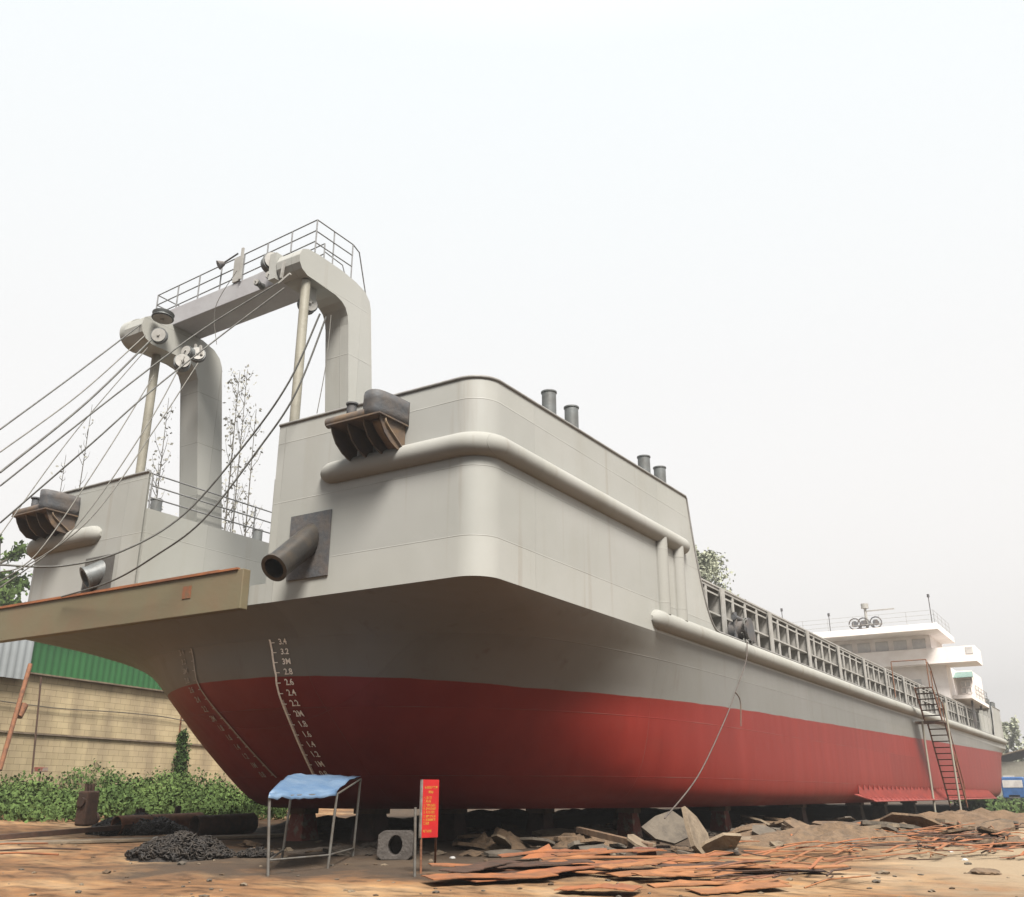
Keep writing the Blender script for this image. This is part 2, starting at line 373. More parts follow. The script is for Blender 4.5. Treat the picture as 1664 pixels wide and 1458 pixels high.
def dense(sub):
    ks = cr_spline([V((c[0][0], c[0][1], c[3])) for c in cols], sub); ws = cr_spline([V((c[1][0], c[1][1], 0)) for c in cols], sub); bs = cr_spline([V((c[2][0], c[2][1], 0)) for c in cols], sub)
    return list(zip(ks, ws, bs))
ZK, ZW, ZB = 5.15, 3.75, 1.3
def column(k, w_, b, sgn):
    K = V((k.x, k.y, ZK)); W = V((w_.x, w_.y, ZW)); sd = max(0, min(1, k.z)); out = []
    m1 = K.lerp(W, .36); m1.z = 4.93; m2 = K.lerp(W, .70); m2.z = 4.55
    def lo(t, z): p = V((w_.x+(b.x-w_.x)*t, w_.y+(b.y-w_.y)*t, z)); return p
    L1 = lo(.27*(1-sd), 2.9); L2 = lo(.54*(1-sd)+.02*sd, 2.15); L3 = lo(.74*(1-sd)+.16*sd, 1.65); L4 = lo(.87*(1-sd)+.5*sd, 1.42); B = lo(1, ZB)
    pts = cr_spline([K, m1, m2, W, L1, L2, L3, L4, B], 4)
    for p in pts: out.append(V((p.x, YC - sgn*p.y, p.z)))
    B = out[-1]
    pass
    out.append(V((B.x+.5 if B.x < 50 else B.x-.5, YC - sgn*max(0, abs(YC-B.y)-.6), ZB)))
    out.append(V((min(max(B.x, 30), 80), YC, ZB-.002)))
    return out
D = dense(2); mb = MB()
for sgn in (1, -1):
    mb.sheet([column(k, w_, b, sgn) for k, w_, b in D])
hull = mb.build('hull', M_hull, ship)
bvh = BVHTree.FromPolygons(mb.v, mb.f)
# upper shell above the knuckle: plan outline of the knuckle, height of the rim by x (bulwark, sweep down, low deck edge, raised stern)
DECK = 5.7
def rim(x, port=False):
    top = 8.9 + .015*max(0, x-13.3)
    if port: top -= .28
    if x <= 23.05: return top
    if x < 24.9:
        t = (x-23.05)/1.85; return DECK + (top-DECK)*(1-t)**2.3
    if x < 86.5: return DECK + max(0, x-45)*.006
    if x < 87.5: return DECK+.25 + (8.3-DECK-.25)*(x-86.5)
    return 8.3
kn = [V((*K_at(q), 0)) for q in [i*.3 for i in range(20)]+[5.95+i*.065 for i in range(22)]+[7.4+i*.5 for i in range(60)]]
kn += [k for k, _, _ in dense(4) if k.x > kn[-1].x+.3]
ex = []
for i in range(len(kn)-1):                           # refine where the rim changes
    ex.append(kn[i])
    a, b = kn[i], kn[i+1]
    if a.x < 25 and b.x > 22 and b.x-a.x > .1 or (a.x < 88 and b.x > 86):
        m_ = 8
        for j in range(1, m_): ex.append(a.lerp(b, j/m_))
ex.append(kn[-1])
ex = [p for p in ex]
def upper(sgn, vmin, port):
    mb = MB(); rows = []
    for k in ex:
        v = abs(k.y)
        if k.x < 13.31 and v < vmin - 1e-6: continue
        z1 = rim(k.x, port); p = V((k.x, YC - sgn*k.y, 0))
        zs = [ZK] + [ZK + (z1-ZK)*j/6 for j in range(1, 7)]
        rows.append([V((p.x, p.y, z)) for z in zs])
    first = V((13.3, YC - sgn*vmin, 0)); z1 = rim(13.3, port)
    rows.insert(0, [V((first.x, first.y, ZK + (z1-ZK)*j/6)) for j in range(7)])
    mb.sheet(rows)
    return mb, rows
VS, VP = 1.65, 2.45          # inner edges of the starboard (near) and port forecastle fronts
mbs, rs = upper(1, VS, False); mbp, rp = upper(-1, VP, True)
both = MB(); both.v = mbs.v + mbp.v; n0 = len(mbs.v); both.f = mbs.f + [tuple(i+n0 for i in f) for f in mbp.f]; both.sm = mbs.sm + mbp.sm
for rws, sg_ in ((rs, 1), (rp, -1)):                  # inner face of the plating, 5 cm inboard
    inn = []
    for i, r_ in enumerate(rws):
        a, b_ = rws[max(i-1, 0)][0], rws[min(i+1, len(rws)-1)][0]; d_ = (b_-a); nn = V((-d_.y, d_.x, 0)) * sg_
        nn = nn.normalized() if nn.length > 1e-6 else V((1, 0, 0)); inn.append([p + (nn*.05) for p in r_])
    both.sheet(inn, flip=True)
up_o = both.build('topside', M_grey, ship, fix=False)
# rim cap: a darker rounded bar along the bulwark top
cap = MB()
for rws in (rs, rp):
    pts = [r_[-1] for r_ in rws]; pts = [p for i, p in enumerate(pts) if i == 0 or (p-pts[i-1]).length > .02]
    cap.tube([p+V((0, 0, .01)) for p in pts], .035, 8)
cap.build('bulwark_cap', mat("cap_paint", (.40, .39, .37), (.30, .28, .26), 4), ship)
# centre of the bow between the two forecastles, inner walls, forecastle decks, aft faces, main deck
c_ = MB(); c_.box(13.3, 13.42, YC-VP-.02, YC+VS+.02, ZK, 5.6) if False else c_.box(13.32, 13.44, YC-VS-.02, YC+VP+.02, ZK+.01, 5.55)
c_.box(13.44, 24, YC-VS, YC+VP, 5.3, 5.42)                                  # well floor
c_.build('bow_apron', M_grey, ship)
iw = MB()
iw.box(13.34, 23.2, YC-VS-.02, YC-VS+.06, 5.2, 7.74); iw.box(13.34, 23.2, YC+VP-.06, YC+VP+.02, 5.2, 7.74)
iw.box(23.1, 23.2, 8.9, YC-VS, 5.6, 8.9); iw.box(23.1, 23.2, YC+VP, 22.4, 5.6, 8.5)
iw.build('inner_wall', M_grey, ship)
dk = MB()
dk.box(13.4, 23.1, 8.95, YC-VS-.02, 7.62, 7.70); dk.box(13.4, 23.1, YC+VP+.02, 22.36, 7.62, 7.70)
dk.box(23.2, 93.5, 8.87, 22.43, 5.50, 5.62)
dk.build('deck', M_grey, ship)
# ---- rubbing tubes (fenders)
def fender_path(v_in, sgn, x_end, z, zend=None):
    pts = []
    for k in kn:
        if k.x < 13.31 and k.y < v_in: continue
        if k.x > x_end: break
        pts.append(V((k.x, YC - sgn*k.y, z)))
    first = V((13.3, YC - sgn*v_in, z))
    pts = [first] + [p for p in pts if (p-first).length > .15]
    last = pts[-1]
    if last.x < x_end: pts.append(V((x_end, last.y, z)))
    return pts
def rounded(pts, r):
    d0 = (pts[0]-pts[1]).normalized(); d1 = (pts[-1]-pts[-2]).normalized(); P0, R0 = [], []
    for t in (1.5, 1.35, 1.0, .55): P0.append(pts[0]+d0*r*t); R0.append(r*max(.12, sqrt(max(0, 1-(t/1.55)**2))))
    P1 = [pts[-1]+d1*r*t for t in (.5, .85, 1.0)]
    return P0+pts+P1, R0+[r]*len(pts)+[r*.87, r*.55, r*.12]
u1, r1 = rounded(fender_path(YC-12.35, 1, 22.5, 7.58), .222)
f1 = MB().tube(u1, r1, 20); f1.build('upper_rubbing_tube', M_tube, ship)
u1, r1 = rounded(fender_path(4.25, -1, 22.5, 7.34), .235)
MB().tube(u1, r1, 20).build('upper_rubbing_tube', M_tube, ship)
for yy, s_ in ((8.84, 1), (22.46, -1)):
    pts = [V((x, yy, 5.44 + max(0, x-45)*.006)) for x in [20.7+i*2.4 for i in range(31)]]
    u1, r1 = rounded(pts, .235); MB().tube(u1, r1, 18).build('lower_rubbing_tube', M_tube, ship)
    for x in (21.05, 22.1):
        MB().tube([(x, yy, 7.5), (x, yy, 5.6)], .2, 16).build('vertical_rubbing_tube', M_tube, ship)
# ---- bow beam of bare brown steel across the front, with rust-red rails on its top
b_ = MB().box(13.10, 13.30, 14.46, 24.2, 5.06, 5.87); bow_beam = b_.build('bow_beam', M_brown, ship, bevel=.015)
b_ = MB().box(13.06, 13.14, 14.6, 24.2, 5.86, 5.90); b_.box(13.2, 13.27, 15.3, 24.2, 5.87, 5.96); b_.build('beam_edge_strip', M_rusto, bow_beam)
b_ = MB().box(13.085, 13.1, 15.95, 16.2, 5.42, 5.68); b_.build('rust_patch', mat("rust_patch_paint", (.42, .13, .05), (.25, .15, .08), 8, lo=.35, hi=.6), bow_beam)
# ---- hawse plates and pipes on the bow
hp = MB().box(13.262, 13.29, 12.36, 13.42, 5.52, 6.82); pl = hp.build('hawse_plate', M_dark, ship)
def cone_pipe(a, b, ra, rb, n=28):
    a, b = V(a), V(b); d = (b-a); m = MB(); u = d.normalized()
    m.tube([a, a.lerp(b, .5), b-u*.06], [ra, (ra+rb)/2, rb], n, cap=False); m.tube([b-u*.06, b], [rb*1.1, rb*1.1], n, cap=False); m.tube([b-u*.07, b-u*.06], [rb, rb*1.1], n, cap=False, sm=False)
    m.tube([b, b+u*.001], [rb*1.1, rb*.8], n, cap=False, sm=False); m.tube([b, b-d*.5], [rb*.8, rb*.7], n, cap=False); m.tube([b-d*.5, b-d*.505], [rb*.7, rb*.7], n)
    return m
cone_pipe((13.55, 12.92, 6.50), (12.32, 12.80, 5.52), .27, .25).build('hawse_pipe', mat("black_pipe", (.085, .08, .075), (.14, .115, .09), 3, .35, .4), pl)
hp = MB().box(13.262, 13.29, 18.92, 19.95, 5.85, 6.78); pl = hp.build('hawse_plate', mat("dull_opening", (.16, .15, .135), (.12, .11, .10), 3), ship)
cone_pipe((13.5, 19.35, 6.5), (13.05, 19.55, 6.22), .28, .26).build('hawse_pipe', M_bolt, pl)
# ---- roller fairlead platforms
def fairlead(y0, y1, z, zt, flip, big):
    p = MB(); s = -1 if not flip else 1
    near, far = (y0, y1)
    p.box(12.42, 13.28, near, far, z-.03, z); pf = p.build('fairlead_platform', M_brk, ship)
    for t in (.06, .36, .66, .96):
        y = near + (far-near)*t; q = MB()
        poly = [(12.5, z-.03), (12.55, z-.15), (12.66, z-.32), (12.85, z-.46), (13.02, zt+.05), (13.27, zt), (13.27, z-.03)]
        q.prism(poly, lambda u, v, tt: V((u, tt, v)), y-.015, y+.015); 
        q.build('bracket', M_brk, pf)
    q = MB().sheet([[V((12.62+.62*ss(0, 1, t), y, z-.05-(z-zt)*t)) for y in (near+.02, near+.18, near+.34)] for t in [i/8 for i in range(9)]])
    q.build('chute', mat("worn_chute", (.42, .30, .19), (.22, .17, .15), 2), pf, thick=.02)
    q = MB().tube([(12.6, near+.45, z+.1), (12.6, far+.12, z+.1)], .105, 14); q.build('roller', M_brk, pf)
    # curved dark shell (part of a vertical cylinder) standing on the platform
    plan = cr_spline([V((12.66, near+.62, 0)), V((12.52, near+.46, 0)), V((12.46, near+.27, 0)), V((12.54, near+.13, 0)), V((12.78, near+.06, 0)), V((13.05, near+.02, 0)), V((13.29, near+.0, 0))], 4)
    rows = [[V((p.x-.05*k*k, p.y-.05*k*k, z-.02+.52*k*(1-.12*i/len(plan)))) for i, p in enumerate(plan)] for k in (0, .35, .7, 1)]
    q = MB().sheet(rows); q.build('guide_shell', M_dark, pf, thick=.03)
    q = MB().tube([(12.78, far-.3, z), (12.78, far-.3, z+.46)], .09, 14); q.tube([(12.9, far-.12, z), (12.9, far-.12, z+.52)], .05, 10)
    q.tube([(12.78, far-.3, z+.46), (12.78, far-.3, z+.49)], .12, 14); q.build('guide_post', M_dark, pf)
    return pf
fairlead(10.55, 11.85, 8.2, 7.62, False, True)
fairlead(20.55, 21.9, 7.92, 7.4, False, False)
MB().tube([(13.7, 10.0, 7.7), (13.7, 10.0, 8.98), (13.7, 10.0, 9.03)], [.09, .09, .16], 14).tube([(13.7, 10.0, 9.03), (13.7, 10.0, 9.07)], .17, 14).build('vent', M_stif, ship)
# ---- mooring bollards along the forecastle edge and at the stern
def bollard(xc, y, z0, h, zc):
    b = empty('bollard', (xc, y, z0)); b.parent = ship; b.location = V((xc, y, z0)) - WO[ship]
    for dx in (-.5, .5):
        q = MB().tube([(xc+dx, y, z0), (xc+dx, y, z0+h)], .155, 18).tube([(xc+dx, y, z0+h), (xc+dx, y, z0+h+.03)], .172, 18); q.build('bollard_post', M_bolt, b)
    MB().tube([(xc-.98, y, zc), (xc+.98, y, zc)], .085, 12).build('crossbar', M_bolt, b)
for xc in (16.75, 21.6): bollard(xc, 9.15, 7.7, 1.93, 9.1)
for xc in (88.3, 92.0): bollard(xc, 9.2, 5.6, 3.3, 8.6)
for xc in (16.1, 20.95): bollard(xc, 22.1, 7.7, 1.7, 8.85)
# ---- railings
def railing(mb, path, h, rows=3, r=.02, step=1.3, posts=True):
    for a, b in zip(path, path[1:]):
        a, b = V(a), V(b); n = max(1, round((b-a).length/step))
        for k in range(rows):
            zz = h*(k+1)/rows; mb.tube([a+V((0, 0, zz)), b+V((0, 0, zz))], r, 6)
        for i in range(n+1):
            p = a.lerp(b, i/n); mb.tube([p, p+V((0, 0, h))], r, 6)
    return mb
railing(MB(), [(13.4, YC+VP, 7.74), (23, YC+VP, 7.74)], .85, 3, .018, 3.2).build('deck_railing', M_rail, ship)
railing(MB(), [(13.4, YC-VS, 7.74), (23, YC-VS, 7.74)], .85, 3, .018, 3.2).build('deck_railing', M_rail, ship)
# stair rail sloping down behind the forecastle
sr = MB()
for dz in (0, .45): sr.tube(cr_spline([(23.3, 9.5, 9.3-dz), (24.6, 9.6, 8.3-dz), (26.3, 9.75, 7.4-dz)], 4), .022, 6)
for x, z in ((23.3, 9.3), (24.6, 8.3), (25.6, 7.8)): sr.tube([(x, 9.58, z-1.3), (x, 9.58, z)], .02, 6)
for i in range(9): sr.box(23.4+i*.32, 23.65+i*.32, 9.55, 10.2, 8.0-i*.26, 8.03-i*.26)
sr.build('stair', M_rail, ship)
# ---- gantry over the bow well
gan = empty('gantry', (14.5, 16, 7.7)); gan.parent = ship; gan.location = V((14.5, 16, 7.7))-WO[ship]
def knee(ou, y0, y1): return MB().prism(ou, lambda u, v, t: V((u, t, v)), y0, y1)
OR_ = [(15.9, 7.7), (15.44, 12.5), (15.38, 12.7), (15.2, 12.88), (14.85, 12.98), (14.39, 13.04), (13.62, 13.06), (13.25, 13.03), (13.08, 12.95), (13.0, 12.78), (13.02, 12.6), (13.1, 12.47), (13.28, 12.38), (14.2, 12.33), (14.42, 12.27), (14.56, 12.17), (14.65, 12.0), (14.69, 11.8), (15.05, 7.7)]
OL_ = [(15.67, 7.7), (15.1, 12.0), (15.0, 12.2), (14.8, 12.36), (14.4, 12.48), (13.83, 12.5), (13.1, 12.5), (12.8, 12.46), (12.65, 12.36), (12.6, 12.16), (12.64, 11.98), (12.76, 11.84), (12.95, 11.76), (13.9, 11.76), (14.15, 11.72), (14.3, 11.6), (14.4, 11.4), (14.42, 11.2), (14.9, 7.7)]
l1 = knee(OR_, 13.55, 14.25).build('leg', M_grey, gan, bevel=.015)
l2 = knee(OL_, 18.2, 18.85).build('leg', M_grey, gan, bevel=.015)
for par, yb, n_, x_, ln_ in ((l1, 13.75, 13, 15.54, .096), (l2, 18.4, 12, 15.18, .133)):
    for i in range(n_):
        z = 8.3+i*.32; xx = x_-ln_*(z-11.5)
        MB().tube([(xx-.03, yb, z), (xx+.09, yb, z), (xx+.09, yb+.24, z), (xx-.03, yb+.24, z)], .012, 5).build('rung', M_rail, par)
def bz(y): return -.03*(y-14.2)
bm_ = MB()
def sec(y, x0, x1, z0, z1): return [V((x0, y, z0+bz(y))), V((x1, y, z0+bz(y))), V((x1, y, z1+bz(y))), V((x0, y, z1+bz(y)))]
A = sec(14.2, 13.45, 14.35, 12.62, 13.1); Bq = sec(19.1, 13.45, 14.35, 12.62, 13.1)
bm_.add(A+Bq, [(0, 1, 2, 3), (7, 6, 5, 4), (0, 4, 5, 1), (1, 5, 6, 2), (2, 6, 7, 3), (3, 7, 4, 0)])
crossbeam = bm_.build('crossbeam', mat("beam_paint", (.56, .55, .56), (.50, .48, .49), 1.5), gan, bevel=.015)
# port arm end: rounded box housing with sheave drum
def disc_x(m, c, r, t, n=24, ax=(0, 1, 0)):
    c = V(c); a = V(ax).normalized(); m.tube([c-a*t/2, c+a*t/2], r, n); return m
eh = MB(); poly = [(13.15+.44*cos(a), 12.28+.40*sin(a)) for a in [2*pi*i/28 for i in range(28)]]
eh.prism(poly, lambda u, v, t: V((u, t, v)), 18.87, 19.2, sm=True); eh.build('end_housing', M_grey, gan)
def sheave(c, r, t, ax, name='sheave', cheek=True):
    m = MB(); c = V(c); a = V(ax).normalized()
    m.tube([c-a*t*.5, c-a*t*.45, c-a*t*.12, c+a*t*.12, c+a*t*.45, c+a*t*.5], [r, r, r*.8, r*.8, r, r], 24)
    o = m.build(name, M_bolt, gan)
    if cheek:
        k = MB(); u = V((0, 0, 1))
        for s in (-1, 1):
            k.tube([c+a*t*.62*s, c+a*t*.72*s], r*.86, 18)
        k.tube([c-a*t, c+a*t], r*.16, 10); k.build('cheek', M_stif, gan)
    return o
sheave(P(265, 514, 'X', 12.9), .26, .12, (.1, .05, 1)); sheave(P(259, 546, 'X', 12.55), .19, .10, (.8, .55, .1)); sheave(P(296, 590, 'X', 12.9), .19, .2, (.6, .8, 0))
sheave(P(321, 577, 'X', 13.7), .19, .12, (.65, .76, -.1)); sheave(P(306, 573, 'X', 13.3), .15, .14, (1, .2, 0))
sheave((13.2, 14.62, 12.98), .24, .2, (.5, .9, 0)); sheave((13.1, 14.5, 12.55), .10, .14, (1, .3, 0)); sheave((13.1, 14.85, 12.45), .08, .2, (1, .2, 0)); sheave((13.75, 13.95, 11.98), .22, .16, (.4, 1, 0))
for (a_, b_) in ((P(318, 560, 'X', 13.7), P(318, 578, 'X', 13.7)), (P(326, 562, 'X', 13.7), P(327, 577, 'X', 13.7)), (P(462, 425, 'X', 12.95), P(457, 452, 'X', 12.95)), (P(472, 445, 'X', 12.95), P(452, 462, 'X', 12.95))):
    MB().bar(a_, b_, .05, .05).build('lug', M_stif, gan)
for b_x in ((13.65, 13.85, 13.8, 14.1, 12.0, 12.38), (13.0, 13.2, 14.28, 14.48, 12.4, 13.06)):
    MB().box(*b_x).build('hanger', M_grey, gan)
for x, y, dz in ((13.42, 13.72, 0.05), (13.42, 18.62, -.5)):
    MB().tube([(x, y, 7.7), (x, y, 12.3+dz)], .105, 18).build('strut', M_cream, gan)
# walkway and railing on the crossbeam
wr = MB()
def zt(y): return 13.1+bz(y)
def rz(y): return 13.95-.068*(y-13.6)
for x, dz in ((13.5, 0), (14.3, 0)):
    y0, y1 = (13.6 if x < 14 else 14.1), 19.0; n = 7
    for k in (0, -.28, -.56): wr.tube([(x, y0, rz(y0)+k), (x, y1, rz(y1)+k)], .016, 6)
    for i in range(n+1):
        y = y0+(y1-y0)*i/n; wr.tube([(x, y, zt(y)-.02), (x, y, rz(y))], .018, 6)
for k in (0, -.28, -.56): wr.tube([(13.5, 19.0, rz(19)+k), (14.3, 19.0, rz(19)+k)], .016, 6)
for k in (0, -.3, -.6): wr.tube([(13.5, 13.6, 13.95+k), (14.75, 13.62, 13.97+k)], .016, 6)
for k in (-.2, -.5): wr.tube([(14.3, 14.1, 13.9+k), (15.0, 14.15, 13.9+k)], .014, 6)
for x in (14.1, 14.75): wr.tube([(x, 13.62, 13.0), (x, 13.62, 13.97)], .017, 6)
wr.tube([(14.75, 13.62, 13.97), (15.02, 13.65, 13.9), (15.5, 13.7, 12.6)], .018, 6)
wr.tube([(15.0, 14.15, 13.7), (15.1, 14.15, 13.5), (15.2, 14.15, 12.95)], .015, 6)
for i in range(6):
    y = 14.6+i*.75; wr.tube([(13.5, y, zt(y)), (14.3, y+.4, zt(y)+.3)], .012, 5)
wr.build('walkway_railing', M_rail, gan)
fl = MB().box(13.42, 13.48, 15.95, 16.17, 13.05, 13.72).box(13.38, 13.42, 15.85, 15.92, 13.05, 13.9)
fl.build('bracket_plate', M_stif, gan)
fl = MB().tube([(13.4, 16.5, 13.68), (13.3, 16.58, 13.6)], [.05, .12], 14).tube([(13.45, 16.1, 13.85), (13.4, 16.5, 13.7)], .022, 6); fl.build('floodlight', M_dark, gan)
# ---- hold coaming with stiffeners
co = empty('hold_coaming', (50, YC, 5.6)); co.parent = ship; co.location = V((50, YC, 5.6))-WO[ship]
CX0, CX1 = 24.6, 84.0
def ct(x): return 7.40 + max(0, x-45)*.008
for y, s in ((10.0, -1), (21.3, 1)):
    m = MB(); m.add([V((CX0, y, 5.6)), V((CX1, y, 5.6)), V((CX1, y, ct(CX1))), V((45, y, ct(45))), V((CX0, y, ct(CX0)))], [(0, 1, 2, 3, 4)])
    m.build('coaming_plate', M_coam, co, thick=.03)
m = MB().box(CX0, CX0+.05, 10.0, 21.3, 5.6, 7.4).build('coaming_end', M_coam, co)
yo = 9.55
fl = MB()
for a, b in ((CX0, 45), (45, CX1)): 
    fl.bar((a, 9.78, ct(a)), (b, 9.78, ct(b)), .5, .05); fl.bar((a, yo+.02, ct(a)-.05), (b, yo+.02, ct(b)-.05), .03, .11)
    fl.bar((a, yo+.04, ct(a)-.24), (b, yo+.04, ct(b)-.24), .03, .05)
fl.build('top_flange', M_stif, co)
fl = MB()
for a, b in ((CX0, 45), (45, CX1)): fl.bar((a, 9.75, 6.55+max(0, a-45)*.008), (b, 9.75, 6.55+max(0, b-45)*.008), .42, .05)
fl.build('middle_stiffener', M_stif, co)
x = CX0+.3; i = 0; proto = None
while x < CX1-.2:
    m = MB(); m.box(-.03, .03, 9.60-9.8, 9.98-9.8, 0, 1.74); m.box(-.075, .075, 9.56-9.8, 9.60-9.8, 0, 1.74)
    if proto is None:
        WO_ = WO[co]; proto = m
    if i % 4 == 2:
        m = MB().box(-.04, .04, 9.50-9.8, 9.98-9.8, 0, 1.74).box(-.16, .16, 9.46-9.8, 9.50-9.8, 0, 1.74)
    for k in range(len(m.v)): m.v[k] = m.v[k] + V((x, 9.8, 5.62+max(0, x-45)*.007))
    if i < 52: m.build('frame_bracket', M_stif, co)
    x += 1.14; i += 1
# ---- windlass-like fairlead hanging on the rail with a rope
rf = empty('rail_fairlead', (27.2, 9.0, 5.6)); rf.parent = ship; rf.location = V((27.2, 9.0, 5.6))-WO[ship]
m = MB(); m.box(26.9, 27.5, 9.0, 9.5, 5.6, 5.75); m.tube([(27.0, 9.1, 5.7), (27.0, 9.1, 6.6)], .07, 10); m.tube([(27.4, 9.1, 5.7), (27.4, 9.1, 6.5)], .07, 10); m.tube([(26.9, 9.1, 6.45), (27.5, 9.1, 6.45)], .08, 10)
m.build('fairlead_frame', M_dark, rf)
m = MB(); m.tube([(27.2, 8.8, 6.1), (27.2, 9.3, 6.1)], .27, 20); m.tube([(27.2, 8.72, 6.1), (27.2, 8.8, 6.1)], .34, 20); m.tube([(27.75, 8.8, 5.95), (27.75, 8.95, 5.95)], .16, 14); m.build('drum', M_dark, rf)
m = MB()
for k in range(22):
    a = R.uniform(0, 6.28); c = V((27.15+R.uniform(-.35, .35), 8.78+R.uniform(-.05, .1), 6.0+R.uniform(-.4, .35)))
    m.tube([c+V((cos(a+t)*.16, 0, sin(a+t)*.16)) for t in (0, .8, 1.6, 2.4)], .02, 5)
m.build('rope_coil', M_rope, rf)
# ---- bilge keel with slanting ribs
m = MB(); x0, x1 = 38, 77
m.add([V((x0, 8.86, 1.62)), V((x1, 8.86, 1.62)), V((x1, 8.35, 1.36)), V((x0+1.2, 8.35, 1.36))], [(0, 1, 2, 3)])
bk = m.build('bilge_keel', M_redk, ship, thick=.03)
x = x0+.8
while x < x1-.5:
    MB().add([V((x, 8.85, 1.63)), V((x, 8.85, 1.95)), V((x+.25, 8.4, 1.40)), V((x, 8.5, 1.45))], [(0, 1, 2), (0, 2, 3)]).build('keel_rib', M_redk, bk, thick=.03); x += .85
# ---- aft house
hs_ = empty('deckhouse', (78, YC, 5.6)); hs_.parent = ship; hs_.location = V((78, YC, 5.6))-WO[ship]
m = MB().box(76, 86, 10.2, 21.1, 5.6, 10.45).build('house_wall', M_white, hs_)
m = MB().box(75.3, 81, 10.9, 20.4, 11.0, 12.52); wh = m.build('wheelhouse', M_white, hs_)
m = MB()
for i in range(7): m.box(75.27, 75.31, 11.25+i*1.3, 12.15+i*1.3, 11.62, 12.3)
m.build('window', M_glass, wh)
m = MB().box(72.8, 80.6, 9.95, 21.35, 12.52, 12.98); m.build('roof', M_white, hs_, bevel=.03)
m = MB().box(74.8, 74.95, 8.0, 23.3, 10.42, 11.52).box(74.95, 78, 8.0, 23.3, 10.42, 10.55).box(74.95, 78, 8.0, 8.12, 10.55, 11.5).box(74.95, 78, 23.18, 23.3, 10.55, 11.5)
wg = m.build('bridge_wing', M_white, hs_)
MB().box(74.77, 74.8, 8.15, 8.62, 10.95, 11.42).build('side_light_box', M_glass, wg)
m = MB().box(77, 87, 8.95, 10.2, 8.1, 8.35); bal = m.build('side_balcony', M_white, hs_)
railing(MB(), [(80.5, 9.0, 8.35), (87, 9.0, 8.35), (87, 10.2, 8.35)], .95, 3, .02, 1.6).build('balcony_railing', M_stif, bal)
m = MB().box(79, 79.15, 9.15, 9.3, 5.6, 8.1).box(84, 84.15, 9.15, 9.3, 5.6, 8.1); m.build('balcony_post', M_dark, bal)
m = MB().box(80.2, 86, 9.1, 10.2, 8.35, 10.4).build('side_cabin', M_white, hs_)
m = MB().add([V((80.15, 9.0, 10.3)), V((80.15, 10.25, 10.3)), V((78.6, 10.3, 9.75)), V((78.6, 8.85, 9.75)), V((80.15, 9.0, 9.7)), V((80.15, 10.25, 9.7))], [(0, 1, 2, 3), (0, 3, 4), (1, 5, 2)]).build('awning', M_teal, hs_, thick=.03)
m = MB().box(80.14, 80.2, 9.25, 9.95, 8.75, 9.6); wd = m.build('window', M_glass, hs_)
m = MB()
for yy in (9.22, 9.58, 9.93): m.box(80.08, 80.15, yy, yy+.05, 8.7, 9.65)
for zz in (8.7, 9.15, 9.6): m.box(80.08, 80.15, 9.22, 9.98, zz, zz+.06)
m.build('window_frame', M_white, wd)
for k, (ya, yb) in enumerate(((12.0, 13.0), (14.5, 15.5), (17.0, 18.0))):
    MB().box(75.97, 76, ya, yb, 8.6, 9.5).build('window', M_glass, hs_)
railing(MB(), [(80, 10.1, 12.98), (73, 10.1, 12.98), (73, 21.2, 12.98), (80, 21.2, 12.98)], .95, 3, .012, 1.9).build('roof_railing', M_stif, hs_)
ms = MB(); ms.tube([(76, 15.3, 12.98), (76, 15.3, 15.3)], .1, 10); ms.box(75.8, 76.2, 14.2, 16.4, 13.7, 13.78); ms.box(75.9, 76.1, 13.2, 15.3, 14.75, 14.82)
for y in (14.4, 15.3, 16.2): ms.tube([(76, y, 12.98), (76, 15.3, 14.3)], .05, 8)
ms.tube([(76, 15.3, 15.0), (76, 15.3, 15.35)], .28, 14)
mast = ms.build('radar_mast', M_stif, hs_)
ms = MB()
for y in (14.6, 15.5, 16.15):
    ms.tube([(75.8, y+.42*cos(t*.5), 13.85+.42*sin(t*.5)) for t in range(13)], .05, 6); ms.tube([(75.7, y, 13.85), (75.9, y, 13.85)], .22, 14)
ms.box(75.7, 76, 14.2, 16.5, 13.3, 13.42); ms.build('searchlight', M_dark, mast)
for x, y, h in ((73.2, 10.3, 1.9), (73.2, 20.9, 1.9), (73.2, 17.4, 1.2)):
    MB().tube([(x, y, 12.98), (x, y, 12.98+h)], .03, 6).tube([(x, y, 12.98+h), (x, y, 13.2+h)], .09, 8).build('lamp_pole', M_dark, hs_)
m = MB()
for x, y0, y1, z1 in ((70.2, 10.4, 12, 8.2), (71.5, 13, 15, 8.6), (69.5, 16, 18, 8.3)): m.box(x, x+1.4, y0, y1, 5.62, z1)
m.build('deck_locker', mat("deck_gear", (.40, .36, .24), (.28, .25, .18), 2), hs_)
m = MB().box(86.9, 87.05, 8.95, 10.6, 5.6, 8.25).box(80.5, 86.5, 9.0, 9.1, 5.6, 7.3).box(82, 82.2, 8.95, 9.2, 5.6, 7.6).box(84.5, 84.7, 8.95, 9.2, 5.6, 7.7); m.build('stern_bulwark', M_grey, ship)
